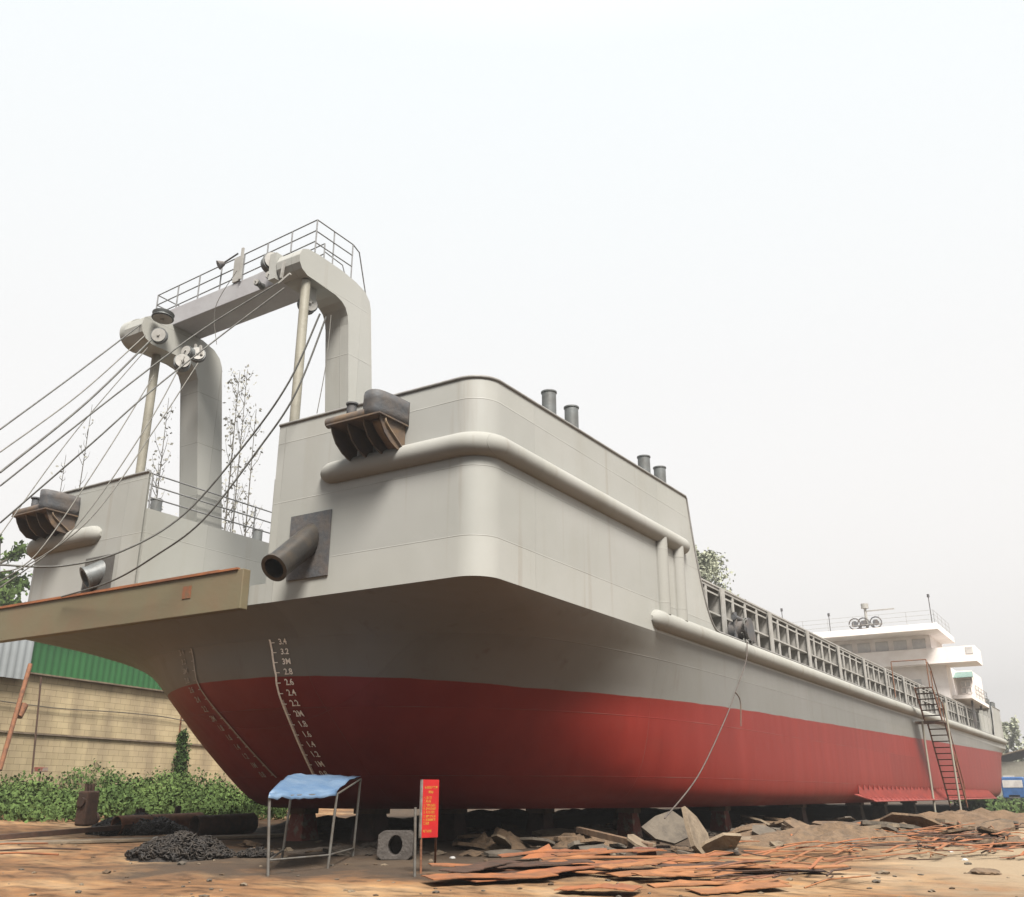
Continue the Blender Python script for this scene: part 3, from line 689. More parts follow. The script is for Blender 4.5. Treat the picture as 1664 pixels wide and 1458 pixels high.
# ---- draft marks (numbers and graduated line laid on the plating)
def textmesh(s, size, bold=.0):
    cu = bpy.data.curves.new('t', 'FONT'); cu.body = s; cu.size = size; cu.align_x = 'LEFT'; cu.offset = bold
    o = bpy.data.objects.new('t', cu); C.objects.link(o)
    bpy.context.view_layer.update()
    me = bpy.data.meshes.new_from_object(o); bpy.data.objects.remove(o)
    vs = [v.co.copy() for v in me.vertices]; fs = [tuple(p.vertices) for p in me.polygons]
    bpy.data.meshes.remove(me); return vs, fs
def on_hull(y, z):
    h = bvh.ray_cast(V((5, y, z)), V((1, 0, 0)))
    if h[0] is None: return V((14, y, z))
    nn = h[1]; nn = nn if nn.x < 0 else -nn
    return h[0] + nn*.022
def dz_(mark): return 1.25+.957*mark
for y00, s, nm in ((14.50, -1, 'a'), (16.85, 1, 'b')):
    def yz(z): return y00 + (-s)*.60*max(0, 3.9-z)/1.9
    ms = MB(); n = 70
    zs = [dz_(.75)+(dz_(3.48)-dz_(.75))*i/n for i in range(n+1)]
    ms.sheet([[on_hull(yz(z)+.022*k, z) for k in (-1, 0, 1)] for z in zs], sm=False)
    for k in range(int(.8/.02), int(3.42/.02)):
        mk = k*.02; L_ = .10 if k % 10 == 0 else (.06 if k % 1 == 0 else .04)
        if mk > 2.3 and k % 10: continue
        z = dz_(mk); e0, e1 = yz(z), yz(z)+s*L_
        ms.sheet([[on_hull(e0+(e1-e0)*t/2, z+dz) for t in range(3)] for dz in (0, .008 if k % 10 else .016)], sm=False)
    for k in range(4, 18):
        mk = k*.2; t_ = '%dM' % round(mk) if abs(mk-round(mk)) < .01 else '%.1f' % mk
        vs, fs = textmesh(t_, .155, .003)
        x_off = .2
        pv = []
        for v in vs:
            y0 = yz(dz_(mk)); yy = y0 - x_off - v.x if s < 0 else y0 + x_off + .3 - v.x
            pv.append(on_hull(yy, dz_(mk)-.03+v.y))
        ms.add(pv, fs)
    ms.build('draft_mark', M_mark if s < 0 else mat('faded_marking', (.75, .72, .66), (.5, .47, .42), 9, .7, 0, 0), ship, fix=False)

# ================================================================== ladder tower beside the hull
lad = empty('boarding_stair', (53, 8.0, .4), 'rusty steel boarding stair leaning on the red hull side near the stern', 'stair')
YA, YB = 7.55, 8.35
top = V((50.6, 0, 6.45)); mid = V((52.2, 0, 5.0)); mid2 = V((52.9, 0, 4.95)); ft = V((56.2, 0, 1.0))
m = MB()
for y in (YA, YB):
    for a, b in ((top, mid), (mid2, ft)):
        m.bar((a.x, y, a.z), (b.x, y, b.z), .05, .16)
m.build('stringer', M_rust, lad)
m = MB()
for a, b, n in ((top, mid, 6), (mid2, ft, 14)):
    for i in range(n+1):
        p = a.lerp(b, i/n); m.box(p.x-.13, p.x+.13, YA, YB, p.z-.02, p.z+.02)
m.build('tread', M_rustd, lad)
MB().box(52.0, 53.1, YA-.1, YB+.45, 4.92, 5.0).build('landing', M_brk, lad)
m = MB()
for x, y, zb, zt_ in ((53.0, YA-.12, .25, 5.9), (52.1, YA+.9, .4, 5.0)):
    m.tube([(x, y, zb), (x+(-.15), y, zt_)], .05, 8)
m.build('support_post', M_cream, lad)
m = MB()
for y in (YA,):
    m.tube([(50.2, y, 7.6), (50.9, y, 7.4), (52.3, y, 6.0), (53.0, y, 5.9), (56.3, y, 1.9)], .025, 6)
    for p in (top.lerp(mid, .1), top.lerp(mid, .9), mid2, mid2.lerp(ft, .3), mid2.lerp(ft, .6), mid2.lerp(ft, .95)): m.tube([(p.x, y, p.z), (p.x, y, p.z+.95)], .025, 6)
m.tube([(49.9, YA, 7.7), (49.9, YB+.8, 7.7)], .025, 6); m.tube([(49.9, YA, 6.4), (49.9, YA, 7.7)], .025, 6); m.tube([(49.9, YB+.8, 6.0), (49.9, YB+.8, 7.7)], .025, 6)
m.build('handrail', M_rust, lad)

# ================================================================== ropes and cables
def cable(name, pts, r, m_, label, cat='cable', group=None, sub=8):
    o = MB().tube(cr_spline(pts, sub), r*.78, 6).build(name, m_); return tag(o, label, cat, group)
def pp(l):   # list of (px, py, X) -> points on planes X = const
    return [P(a, b, 'X', c) for a, b, c in l]
GRP = 'gantry cables running forward off the picture'
cabs = [
 ([(228, 528, 12.6), (120, 610, 11.0), (0, 698, 9.4)], .022, 'uppermost gantry cable, leaving the port end housing'),
 ([(236, 545, 12.6), (130, 640, 11.0), (0, 735, 9.4)], .018, 'second cable down from the port end housing'),
 ([(246, 552, 12.6), (140, 655, 11.0), (0, 768, 9.4)], .028, 'thick dark cable third from the top at the port gantry end'),
 ([(452, 460, 12.7), (330, 535, 11.8), (190, 640, 10.5), (0, 790, 9.0)], .020, 'long cable from the starboard arm passing under the crossbeam'),
 ([(462, 468, 12.7), (360, 545, 11.8), (240, 640, 10.5), (150, 720, 9.8), (0, 850, 9.0)], .020, 'long cable just below the crossbeam, ending lower left'),
 ([(300, 580, 12.8), (240, 690, 12.0), (120, 860, 10.8), (0, 955, 10)], .016, 'thin steep cable from the middle sheave down to the beam end'),
 ([(322, 590, 12.8), (250, 700, 12.0), (140, 850, 10.8), (0, 945, 10)], .016, 'thin cable dropping beside the port strut to the lower left'),
 ([(250, 610, 12.7), (170, 740, 11.5), (60, 900, 10.4), (0, 930, 10)], .016, 'thin slanting cable crossing the port fairlead'),
 ([(240, 565, 12.6), (120, 705, 11.2), (0, 870, 9.6)], .014, 'thin cable from the port sheave crossing the others'),
 ([(520, 510, 13.0), (470, 620, 12.9), (400, 720, 12.8), (300, 835, 12.4), (200, 895, 11.6), (100, 920, 10.8), (0, 918, 10)], .026, 'thick sagging cable from starboard sheave across the port bow'),
 ([(530, 515, 13.2), (480, 640, 13.0), (420, 730, 12.9), (330, 845, 12.6), (250, 905, 12.5), (180, 945, 12.7), (100, 970, 12.95)], .026, 'thick sagging cable landing on the brown bow beam'),
 ([(538, 512, 13.6), (530, 590, 13.6), (515, 672, 13.6)], .012, 'thin wire dropping straight behind the starboard strut'),
 ([(352, 560, 13.4), (350, 500, 13.2), (385, 440, 13.2)], .010, 'short wire rising from the port leg to the walkway'),
]
for l, r_, lb in cabs: cable('gantry_cable', pp(l), r_, M_cable if r_ < .02 else M_rope, lb, 'cable', GRP)
hr = [P(1214, 1045, 'Y', 8.55), P(1212, 1075, 'Y', 8.5), P(1195, 1125, 'Y', 8.45), P(1178, 1170, 'Y', 8.3), P(1135, 1260, 'Y', 8.0), P(1080, 1330, 'Y', 7.6)]
cable('mooring_rope', hr, .02, mat('tarred_rope', (.16, .13, .11), (.10, .08, .07), 9, .8), 'long rope hanging from the rail down the red hull to the rubble', 'rope')
hr = [P(1195, 1125, 'Y', 8.42), P(1203, 1140, 'Y', 8.4), P(1204, 1180, 'Y', 8.4)]
cable('frayed_line', hr, .02, M_brk, 'short frayed line end hanging off the long rope', 'rope')

# ================================================================== keel blocks
def keel_block(px, py, w_, mt, label, yy=None, hgt=None):
    r = ray(px, py); r = r/r.y; p = EYE + r*(yy - EYE.y); zb = min(g(p.x, p.y), p.z) - .1; zt_ = 1.31
    m = MB(); hw = w_/2
    m.add([V((p.x-hw*1.5, yy-hw*1.4, zb)), V((p.x+hw*1.5, yy-hw*1.4, zb)), V((p.x+hw*1.5, yy+hw*1.4, zb)), V((p.x-hw*1.5, yy+hw*1.4, zb)),
           V((p.x-hw, yy-hw, zt_-.14)), V((p.x+hw, yy-hw, zt_-.14)), V((p.x+hw, yy+hw, zt_-.14)), V((p.x-hw, yy+hw, zt_-.14))],
          [(0, 3, 2, 1), (4, 5, 6, 7), (0, 1, 5, 4), (1, 2, 6, 5), (2, 3, 7, 6), (3, 0, 4, 7)])
    o = empty('keel_block', (p.x, yy, zb), label, 'keel block', 'keel blocks under the hull')
    m.build('pedestal', mt, o, bevel=.01); MB().box(p.x-hw*1.15, p.x+hw*1.15, yy-hw*1.3, yy+hw*1.3, zt_-.14, zt_-.0).build('timber_pad', M_wood, o, bevel=.01)
keel_block(490, 1362, .42, M_blockr, 'keel block seen through the legs of the blue canopy', 17.2)
keel_block(603, 1345, .5, M_block, 'wide dark keel block right of the blue canopy', 15.6)
keel_block(878, 1345, .42, M_block, 'brown keel block behind the low rubble mound', 12.6)
keel_block(1022, 1345, .38, M_blockr, 'reddish keel block left of the leaning concrete slabs', 11.0)
keel_block(1172, 1350, .38, M_blockr, 'red and white keel block behind the leaning concrete slabs', 10.2)
keel_block(1298, 1340, .42, M_block, 'keel block midway between the slabs and the bilge keel', 10.4)
keel_block(1392, 1335, .5, M_concd, 'keel block under the start of the bilge keel', 10.4)
keel_block(1432, 1332, .5, M_concd, 'keel block beneath the red bilge keel ribs', 10.2)
keel_block(735, 1342, .42, M_block, 'keel block directly behind the red signboard', 14.2)
keel_block(1480, 1330, .55, M_concd, 'keel block nearest the boarding stair', 10.4)

# ================================================================== background: warehouse, cladding, poles
W0 = V((23.5, 38, 0)); WD = V((.986, .168, 0)).normalized(); WN = V((WD.y, -WD.x, 0))
def wp(t, z, off=0): return W0 + WD*t + WN*off + V((0, 0, z))
wh_o = empty('warehouse', wp(10, .9), 'long block-walled warehouse with green sheet cladding behind the bow', 'warehouse')
T0, T1 = -16, 34
m = MB(); m.add([wp(T0, .2), wp(T1, .2), wp(T1, 6.35), wp(T0, 6.35), wp(T0, .2, -14), wp(T1, .2, -14), wp(T1, 6.35, -14), wp(T0, 6.35, -14)], [(0, 1, 2, 3), (5, 4, 7, 6), (1, 5, 6, 2), (4, 0, 3, 7)])
m.uv = [(T0, .2), (T1, .2), (T1, 6.1), (T0, 6.1), (T0, .2), (T1, .2), (T1, 6.1), (T0, 6.1)]
m.build('wall', M_bwall, wh_o, fix=False)
def corr(t0, t1, z0, z1, off, mt, name, par):
    m = MB(); n = int((t1-t0)/.09); rows = [[wp(t0+(t1-t0)*i/n, z, off+.03*sin(i*pi/2)) for i in range(n+1)] for z in (z0, z1)]
    m.sheet(rows, sm=True); return m.build(name, mt, par, fix=False)
corr(-.25, T1, 6.3, 8.3, .12, M_clad, 'green_cladding', wh_o)
corr(T0, -.3, 5.98, 8.2, .35, M_pale, 'pale_cladding', wh_o)
m = MB().add([wp(T0, 8.2, .4), wp(T1, 8.2, .4), wp(T1, 8.9, -7), wp(T0, 8.9, -7)], [(0, 1, 2, 3)]); m.add([wp(T0, 7.9, -14.3), wp(T1, 7.9, -14.3), wp(T1, 8.9, -7), wp(T0, 8.9, -7)], [(0, 1, 2, 3)]); m.build('roof', M_pale, wh_o, thick=.08)
m = MB()
for z in (3.95,): m.bar(wp(T0, z, .04), wp(T1, z, .04), .08, .07)
m.bar(wp(T0, 6.3, .1), wp(T1, 6.3, .1), .2, .06)
m.build('ledge', M_conc, wh_o)
for t in (-5.5, 9.4, 18): MB().bar(wp(t, .4, .03), wp(t, 6.0, .03), .06, .05, (0, 1, 0)).build('downpipe', M_rust, wh_o)
cable('wall_cable', [wp(t, 5.05+.08*sin(t*1.7), .12) for t in (-6, -3, 0, 2, 5, 8, 10.5, 13, 16, 20)], .03, M_concd, 'dark drooping cable strung along the block wall', 'cable')
a = P(42, 1100, 'Y', 36.5); b = P(10, 1215, 'Y', 35.5)
po = MB().tube([a+V((.1, 0, .5)), b+V((-.1, 0, -.8))], .09, 8).tube([P(40, 1145, 'Y', 36.2), P(30, 1165, 'Y', 36.1)], .15, 8).build('leaning_pole', M_rust); tag(po, 'rusty pole leaning at the far left of the block wall', 'pole')
a = P(67, 1100, 'Y', 37); b = P(52, 1258, 'Y', 36.6)
po = MB().tube([a, b], .035, 6).build('thin_pole', M_rustd); tag(po, 'thin brown pole standing before the block wall', 'pole')
c = P(66, 1253, 'Y', 36.2); po = empty('fire_box', c, 'small red tray on a stick among the shrubs', 'box')
MB().box(c.x-.22, c.x+.22, c.y-.12, c.y+.12, c.z-.02, c.z+.14).build('tray', M_blockr, po, bevel=.01); MB().tube([c+V((0, 0, -.9)), c], .03, 6).build('stick', M_rustd, po)

# ================================================================== vegetation
def leaf_quads(mb, c, s, rng, flat=False):
    a = V((rng.gauss(0, 1), rng.gauss(0, 1), rng.gauss(0, 1))).normalized(); b = a.cross(V((rng.gauss(0, 1), rng.gauss(0, 1), rng.gauss(0, 1)))).normalized()
    mb.add([c-a*s*.5, c+b*s*.32, c+a*s*.5, c-b*s*.32], [(0, 1, 2, 3)])
def tree(name, base, h, crown_r, n_limb, n_leaf, lsize, mt, label, seed, cat='tree', group=None, crown0=.3, conic=.5, clump=.5):
    rng = random.Random(seed); o = empty(name, base, label, cat, group); base = V(base)
    tr = MB(); trunk = [base+V((rng.uniform(-.1, .1)*h*.05*i, rng.uniform(-.1, .1)*h*.05*i, h*i/6)) for i in range(7)]
    tr.tube(trunk, [h*.018*(1-.13*i) for i in range(7)], 8); cl = MB(); tips = []
    for k in range(n_limb):
        t = crown0 + (1-crown0)*(k+rng.random())/n_limb; i = min(5, int(t*6)); p = trunk[i].lerp(trunk[i+1], t*6-i)
        prof = (1-t)**conic*min(1, (t-crown0)*4+.35); a = rng.uniform(0, 2*pi); ln = crown_r*prof*rng.uniform(.7, 1.15)
        q = p + V((cos(a)*ln, sin(a)*ln, ln*rng.uniform(.4, 1.1))); md = p.lerp(q, .5)+V((0, 0, -.08*ln))
        tr.tube([p, md, q], [h*.006, h*.004, h*.0015], 5, cap=False)
        tips += [(md, ln*.35), (q, ln*.4), (p.lerp(q, .75), ln*.4)]
    for k in range(n_leaf):
        c, rr = rng.choice(tips); rr = max(rr, .25)*clump*2
        leaf_quads(cl, c + V((rng.gauss(0, rr*.45), rng.gauss(0, rr*.45), rng.gauss(0, rr*.4))), lsize*rng.uniform(.6, 1.3), rng)
    tr.build('trunk', M_bark, o); cl.build('crown', mt, o, fix=False)
    return o
def gat(px, d):  # ground point under a picture column, d metres forward
    r = ray(px, 1290); r = r/r.dot(fw); p = EYE+r*d; return V((p.x, p.y, g(p.x, p.y)))
tree('poplar_tree', gat(1150, 84), 21.8, 6.8, 60, 20000, .30, M_leafd, 'tall hazed green tree rising behind the hold coaming', 3, crown0=.3, conic=.55, clump=.38)
tree('poplar_tree', gat(1192, 88), 16.6, 5.6, 44, 13000, .30, M_leafd, 'lower hazed green tree right of the tall one behind the coaming', 4, crown0=.3, conic=.5, clump=.38)
def sapling(px, d, h, seed, label, leaves=450, spread=.5, lean=0):
    rng = random.Random(seed); base = gat(px, d); o = empty('young_tree', base, label, 'tree', 'thin young trees behind the gantry'); tr = MB(); cl = MB()
    tr.tube([base, base+V((.1, 0, h*.5)), base+V((lean, .1, h))], [.09, .06, .015], 6)
    for k in range(26):
        t = rng.uniform(.4, .98); p = base.lerp(base+V((lean, .1, h)), t); a = rng.uniform(0, 6.28); ln = spread*h*.28*(1.15-t)*rng.uniform(.6, 1.3)
        q = p+V((cos(a)*ln*.5, sin(a)*ln*.5, ln*1.1)); tr.tube([p, p.lerp(q, .5)+V((cos(a)*.12, sin(a)*.12, 0)), q], [.028, .018, .008], 4, cap=False)
        for j in range(int(leaves/26)):
            c = p.lerp(q, rng.uniform(.2, 1.05)); leaf_quads(cl, c+V((rng.gauss(0, .3), rng.gauss(0, .3), rng.gauss(0, .3))), rng.uniform(.16, .32), rng)
    tr.build('trunk', M_bark, o)
    if leaves > 30: cl.build('crown', M_leafs, o, fix=False)
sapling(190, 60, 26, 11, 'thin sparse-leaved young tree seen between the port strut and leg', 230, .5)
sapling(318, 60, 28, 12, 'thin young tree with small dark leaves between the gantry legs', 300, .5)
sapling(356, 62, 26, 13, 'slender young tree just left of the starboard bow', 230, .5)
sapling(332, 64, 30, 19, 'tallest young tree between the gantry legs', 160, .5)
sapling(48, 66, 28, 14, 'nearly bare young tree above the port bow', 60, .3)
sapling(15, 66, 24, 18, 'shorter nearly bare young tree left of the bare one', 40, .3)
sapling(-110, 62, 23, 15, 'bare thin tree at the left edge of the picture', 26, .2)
tree('broadleaf_tree', gat(-82, 58), 15.6, 3.0, 30, 4500, .36, M_leafy, 'bright green tree at the left edge behind the port bow', 5, crown0=.25, conic=.4, clump=.5)
tree('broadleaf_tree', gat(-56, 60), 13.2, 2.6, 26, 3500, .36, M_leaf, 'darker low tree beside the left edge tree', 6, crown0=.25, conic=.4, clump=.5)
# undergrowth along the wall: a mass nobody could count
ug = MB(); rng = random.Random(21)
for k in range(2600):
    px = rng.uniform(-60, 470); t = rng.random()
    d = 31+ t*13 + max(0, px-100)*.012; base = gat(px, d)
    hmax = (.35+.85*t)*(.35+1.5*abs(noise.noise(V((base.x*.35, base.y*.35, 5)))+.35)); cz = base.z + hmax*rng.random()**.7
    cc = V((base.x, base.y, cz))
    for j in range(18): leaf_quads(ug, cc+V((rng.gauss(0, .22), rng.gauss(0, .22), rng.gauss(0, .16))), rng.uniform(.07, .19), rng)
o = ug.build('undergrowth', M_leafy, fix=False); tag(o, 'dense green undergrowth growing along the foot of the block wall', 'undergrowth', kind='stuff')
iv = MB()
for k in range(240):
    z = rng.uniform(1.2, 4.4)**1; t = 9.5 + rng.gauss(0, .30*(1.15-min(1, (z-.9)/3.4))); off = .15+rng.random()*.45*(1.2-(z-.9)/3.2)
    for j in range(9): leaf_quads(iv, wp(t, z, off)+V((rng.gauss(0, .12), rng.gauss(0, .12), rng.gauss(0, .12))), rng.uniform(.1, .2), rng)
o = iv.build('climbing_ivy', M_leaf, fix=False); tag(o, 'green ivy climbing the downpipe on the block wall', 'ivy')
# green netting heap behind the well rim
gn = gp(426, 1300); c = P(424, 868, 'X', 19.5)
m = MB(); rows = []
for i in range(9):
    rows.append([V((19.0+2.2*j/10, 19.0+1.4*i/8, 7.7+.62*sin(pi*i/8)*sin(pi*j/10)+.10*noise.noise(V((i*.9, j*.9, 1))))) for j in range(11)])
m.sheet(rows); o = m.build('green_tarpaulin', M_teal, thick=.03); tag(o, 'crumpled green tarpaulin heaped on the port foredeck', 'tarpaulin')
# far right: building, blue truck and verge
bd = gat(1660, 150); o = empty('distant_house', bd, 'pale hazy building beyond the ship stern', 'building')
MB().box(bd.x-6, bd.x+14, bd.y-14, bd.y+4, bd.z-.5, bd.z+5.5).build('wall', M_cream, o); MB().add([V((bd.x-7, bd.y-15, bd.z+5.5)), V((bd.x+15, bd.y-15, bd.z+5.5)), V((bd.x+15, bd.y-5, bd.z+8)), V((bd.x-7, bd.y-5, bd.z+8)), V((bd.x+15, bd.y+5, bd.z+5.5)), V((bd.x-7, bd.y+5, bd.z+5.5))], [(0, 1, 2, 3), (3, 2, 4, 5)]).build('roof', M_conc, o, thick=.15)
m = MB()
for k in range(4): m.box(bd.x-6.05, bd.x-6.0, bd.y-12+k*4, bd.y-10.5+k*4, bd.z+2, bd.z+3.6)
m.build('window', M_glass, o)
tk = gat(1655, 104); o = empty('blue_truck', tk, 'blue truck parked beyond the stern at the right edge', 'truck')
MB().box(-1, 1.2, -1.1, 1.1, 1.0, 2.6).build('cab', mat("truck_blue", (.05, .16, .42), (.04, .12, .3), 3, .4), None) if False else None
MBl = MB(); MBl.box(tk.x-2.2, tk.x+2.6, tk.y-1.1, tk.y+1.1, tk.z+1.1, tk.z+2.5); M_tb = mat("truck_blue", (.05, .18, .48), (.04, .13, .34), 3, .4); MBl.build('cargo_bed', M_tb, o, bevel=.05)
MB().box(tk.x-4.2, tk.x-2.4, tk.y-1.05, tk.y+1.05, tk.z+.7, tk.z+2.7).build('cab', M_tb, o, bevel=.12)
MB().box(tk.x-4.23, tk.x-4.19, tk.y-.9, tk.y+.9, tk.z+1.7, tk.z+2.4).build('windscreen', M_glass, o)
MB().box(tk.x-4.2, tk.x+2.6, tk.y-.5, tk.y+.5, tk.z+.7, tk.z+1.0).build('chassis', M_dark, o)
for dx in (-3.3, 1.5):
    for dy in (-.95, .95): MB().tube([(tk.x+dx, tk.y+dy-.14, tk.z+.48), (tk.x+dx, tk.y+dy+.14, tk.z+.48)], .5, 18).build('wheel', M_chain, o)
vg = MB()
for k in range(1500):
    px = rng.uniform(1565, 1720); d = rng.uniform(70, 140); b = gat(px, d)
    for j in range(5): leaf_quads(vg, b+V((rng.gauss(0, .5), rng.gauss(0, .5), abs(rng.gauss(0, .25)))), rng.uniform(.2, .45), rng)
o = vg.build('verge_weeds', M_leafy, fix=False); tag(o, 'yellow-green weeds on the ground beyond the stern', 'weeds', kind='stuff')
tree('bushy_tree', gat(1652, 170), 12, 5, 30, 2500, .7, M_leafd, 'hazy bushy tree above the truck at the right edge', 31, crown0=.1, conic=.4)

# ================================================================== yard objects
# canopy shelter
ca = empty('canopy_shelter', gp(500, 1405), 'small pole shelter with a sagging blue tarpaulin roof', 'shelter')
zg = .40
FL, FR = P(437, 1290, 'Z', 1.62), P(547, 1288, 'Z', 1.62)
k = 15.4/FL.dot(fw)
fl_ = gp(436, 1424); fr_ = gp(532, 1412); rr_ = gp(573, 1392); rl_ = gp(457, 1398)
def above(pt, px, py):   # point straight over pt at the height seen at picture row py
    r = ray(px, py); r = r/r.dot(fw); d = pt.dot(fw); return EYE + r*d
tFL, tFR, tRR, tRL = above(fl_, 438, 1291), above(fr_, 548, 1288), above(rr_, 586, 1264), above(rl_, 478, 1260)
tops = [tFL, tFR, tRR, tRL]
rows = []
for i in range(11):
    u = i/10; row = []
    for j in range(17):
        v = j/16; p = tFL.lerp(tFR, v).lerp(tRL.lerp(tRR, v), u)
        p = p + V((0, 0, .03 + .035*sin(pi*u)*1.5 - .035*abs(sin(v*pi*1.0))*(1-u) + .035*noise.noise(V((u*5, v*7, 2)))+.012*noise.noise(V((u*16, v*14, 5)))))
        row.append(p)
    rows.append(row)
m = MB(); m.sheet(rows)
hang = [[p + V((0, 0, -.0)) for p in rows[0]], [p + (tFL-tRL)*.03 + V((0, 0, -.07-.03*noise.noise(V((i*.8, 0, 9))))) for i, p in enumerate(rows[0])]]
m.sheet(hang)
m.build('tarpaulin', M_blue, ca, thick=.008)
for b, t in ((fl_, tFL), (fr_, tFR), (rr_, tRR), (rl_, tRL)):
    MB().tube([b-V((0, 0, .1)), t-V((0, 0, .01))], .024, 8).build('pole', M_post, ca)
m = MB()
def onp(b, t, z): return b.lerp(t, (z-b.z)/(t.z-b.z))
for z in (.62,):
    for (b1, t1), (b2, t2) in (((fl_, tFL), (fr_, tFR)), ((fr_, tFR), (rr_, tRR)), ((rl_, tRL), (fl_, tFL))): m.tube([onp(b1, t1, z), onp(b2, t2, z)], .018, 6)
for a_, b_2 in ((tFL, tFR), (tFR, tRR), (tRR, tRL), (tRL, tFL)): m.tube([a_-V((0, 0, .03)), b_2-V((0, 0, .03))], .018, 6)
m.build('crossbar', M_post, ca)
# red notice board on two poles
pl_, pr_ = gp(684, 1420), gp(707, 1402)
d0 = pl_.dot(fw)
def atd(px, py, d): r = ray(px, py); r = r/r.dot(fw); return EYE + r*d
sg = empty('notice_board', (pl_+pr_)/2, 'tall narrow red notice board with yellow writing on two poles', 'notice board')
bl, br, tl, tr_ = atd(690, 1364, d0), atd(712, 1361, d0+.22), atd(687, 1267, d0), atd(713, 1268, d0+.22)
bl.x, bl.y = tl.x, tl.y; br.x, br.y = tr_.x, tr_.y; bl.z = br.z; tr_.z = tl.z
ux = (br-bl); wdt = ux.length; ux.normalize(); nrm = ux.cross(up).normalized(); hgt = tl.z-bl.z
ux.z = 0; cen = (bl+br+tl+tr_)/4
MB().obox(cen, ux*wdt/2, nrm*.014, up*hgt/2).build('board', M_sign, sg, bevel=.004)
if nrm.dot(-fw) < 0: nrm = -nrm
MB().obox(bl.lerp(tl, .5)-ux*.02-V((0, 0, 0)), ux*.014, nrm*.02, up*hgt/2).build('edge_strip', M_silv, sg)
for b, t in ((pl_, tl), (pr_, tr_)):
    MB().tube([b-V((0, 0, .1)), V((t.x, t.y, t.z-.02))-nrm*.035], .02, 8).build('pole', M_rust, sg)
lines = [('安全生产管理', .84, .92, 1), ('制度', .76, .36, 1), ('一、进入厂区', .66, .55, .8), ('二、戴安全帽', .60, .5, .8), ('三、严禁烟火注意防火', .53, .85, .8), ('四、高处作业系安全带', .47, .85, .8), ('五、非工作人员禁止', .41, .8, .8), ('六、电焊气割持证上岗', .34, .85, 1), ('七、服从现场指挥管理', .28, .85, 1), ('违者处罚', .22, .4, 1), ('船厂安全部', .09, .6, .8)]
mt_ = MB()
for s_, fy, fwid, bold in lines:
    vs, fs = textmesh(s_, 1.0, .02*bold)
    if not vs: continue
    x0 = min(v.x for v in vs); x1 = max(v.x for v in vs); y0 = min(v.y for v in vs); y1 = max(v.y for v in vs)
    sx_ = wdt*.86*fwid/(x1-x0); sy_ = hgt*.05/(y1-y0); off = -wdt*.43 if fwid < .9 and fy < .7 else -wdt*.43*fwid
    o_ = cen + ux*off + up*(fy-.5)*hgt + nrm*.017
    pv = [o_ + ux*(v.x-x0)*sx_ + up*(v.y-y0)*sy_ for v in vs]
    mt_.add(pv, fs)
mt_.build('lettering', M_yell, sg, fix=False)
p0 = gp(674, 1425); o = MB().tube([p0-V((0, 0, .1)), atd(675, 1312, p0.dot(fw))], .022, 8).build('bare_post', M_post); tag(o, 'bare grey post standing just left of the red board', 'post')
# battered grey machine casing with a dark opening
p0 = gp(640, 1398); o = empty('machine_casing', p0, 'battered grey casing with a dark round opening left of the red board', 'machine casing')
uxx, uyy = rt, -fw; m = MB()
W_, H_ = .33, .50; n = 20; outer = []; inner = []
for i in range(n):
    a = 2*pi*i/n; ca_, sa_ = cos(a), sin(a); k2 = 1/max(abs(ca_), abs(sa_))
    outer.append((ca_*k2*W_*(1+.05*noise.noise(V((i, 2, 0)))), H_*.5+sa_*k2*H_*.5*(1+.06*noise.noise(V((i, 5, 0)))))); inner.append((ca_*.13, H_*.5+sa_*.17))
for d_ in (0, 1):
    pass
fn = lambda u, v, t: p0 + uxx*u + up*v - uyy*t + uxx*.05*v
ring = lambda pl2, t: [fn(u, v, t) for u, v in pl2]
A_, B_, C_, D_ = ring(outer, 0), ring(inner, 0), ring(inner, .4), ring(outer, .45)
m.add(A_+B_+C_+D_, [(i, (i+1) % n, n+(i+1) % n, n+i) for i in range(n)] + [(n+i, n+(i+1) % n, 2*n+(i+1) % n, 2*n+i) for i in range(n)] + [(i, 3*n+i, 3*n+(i+1) % n, (i+1) % n) for i in range(n)] + [tuple(range(2*n, 3*n)), tuple(range(3*n, 4*n))])
m.build('casing', mat("casing_grey", (.15, .13, .115), (.09, .075, .065), 4, .8, 0, .5), o, bevel=.015)

# pipes
def pipe(a, b, r, mt, label, name='steel_pipe', group=None, wall=.9):
    a, b = V(a), V(b); m = MB(); d = (b-a).normalized()
    m.tube([a, b], r, 24, cap=False); m.tube([a, b], r*wall, 24, cap=False)
    for q in (a, b):
        w0 = MB().tube([q, q+d*.001], r, 24, cap=False).v[:24]; w1 = MB().tube([q, q+d*.001], r*wall, 24, cap=False).v[:24]
        m.add(w0+w1, [(i, (i+1) % 24, 24+(i+1) % 24, 24+i) for i in range(24)])
    m.tube([a+d*.25, a+d*.27], r*wall*.98, 24)      # rust scale and soil packed inside
    o = m.build(name, mt); return tag(o, label, 'pipe', group)
def atg(px, d, dz=0): p = gat(px, d); return V((p.x, p.y, p.z+dz))
pipe(atg(196, 26.2, .24), atg(330, 28.4, .24), .24, M_rust, 'long rusty pipe lying left of the other one', group='rusty pipes lying in the yard')
pipe(atg(322, 25.6, .25), atg(414, 27.0, .25), .25, M_rustd, 'shorter darker pipe nearest the ship bow', group='rusty pipes lying in the yard')
o = MB().bar(atg(-30, 24, .08), atg(235, 26.5, .22), .22, .12).build('steel_beam', M_rustd, bevel=.01); tag(o, 'long dark steel beam lying at the left edge', 'beam')
o = MB().bar(atg(-30, 23, .02), atg(470, 25.5, .03), .9, .06).build('concrete_strip', M_conc, bevel=.01); tag(o, 'pale concrete strip behind the chain heaps', 'concrete strip')
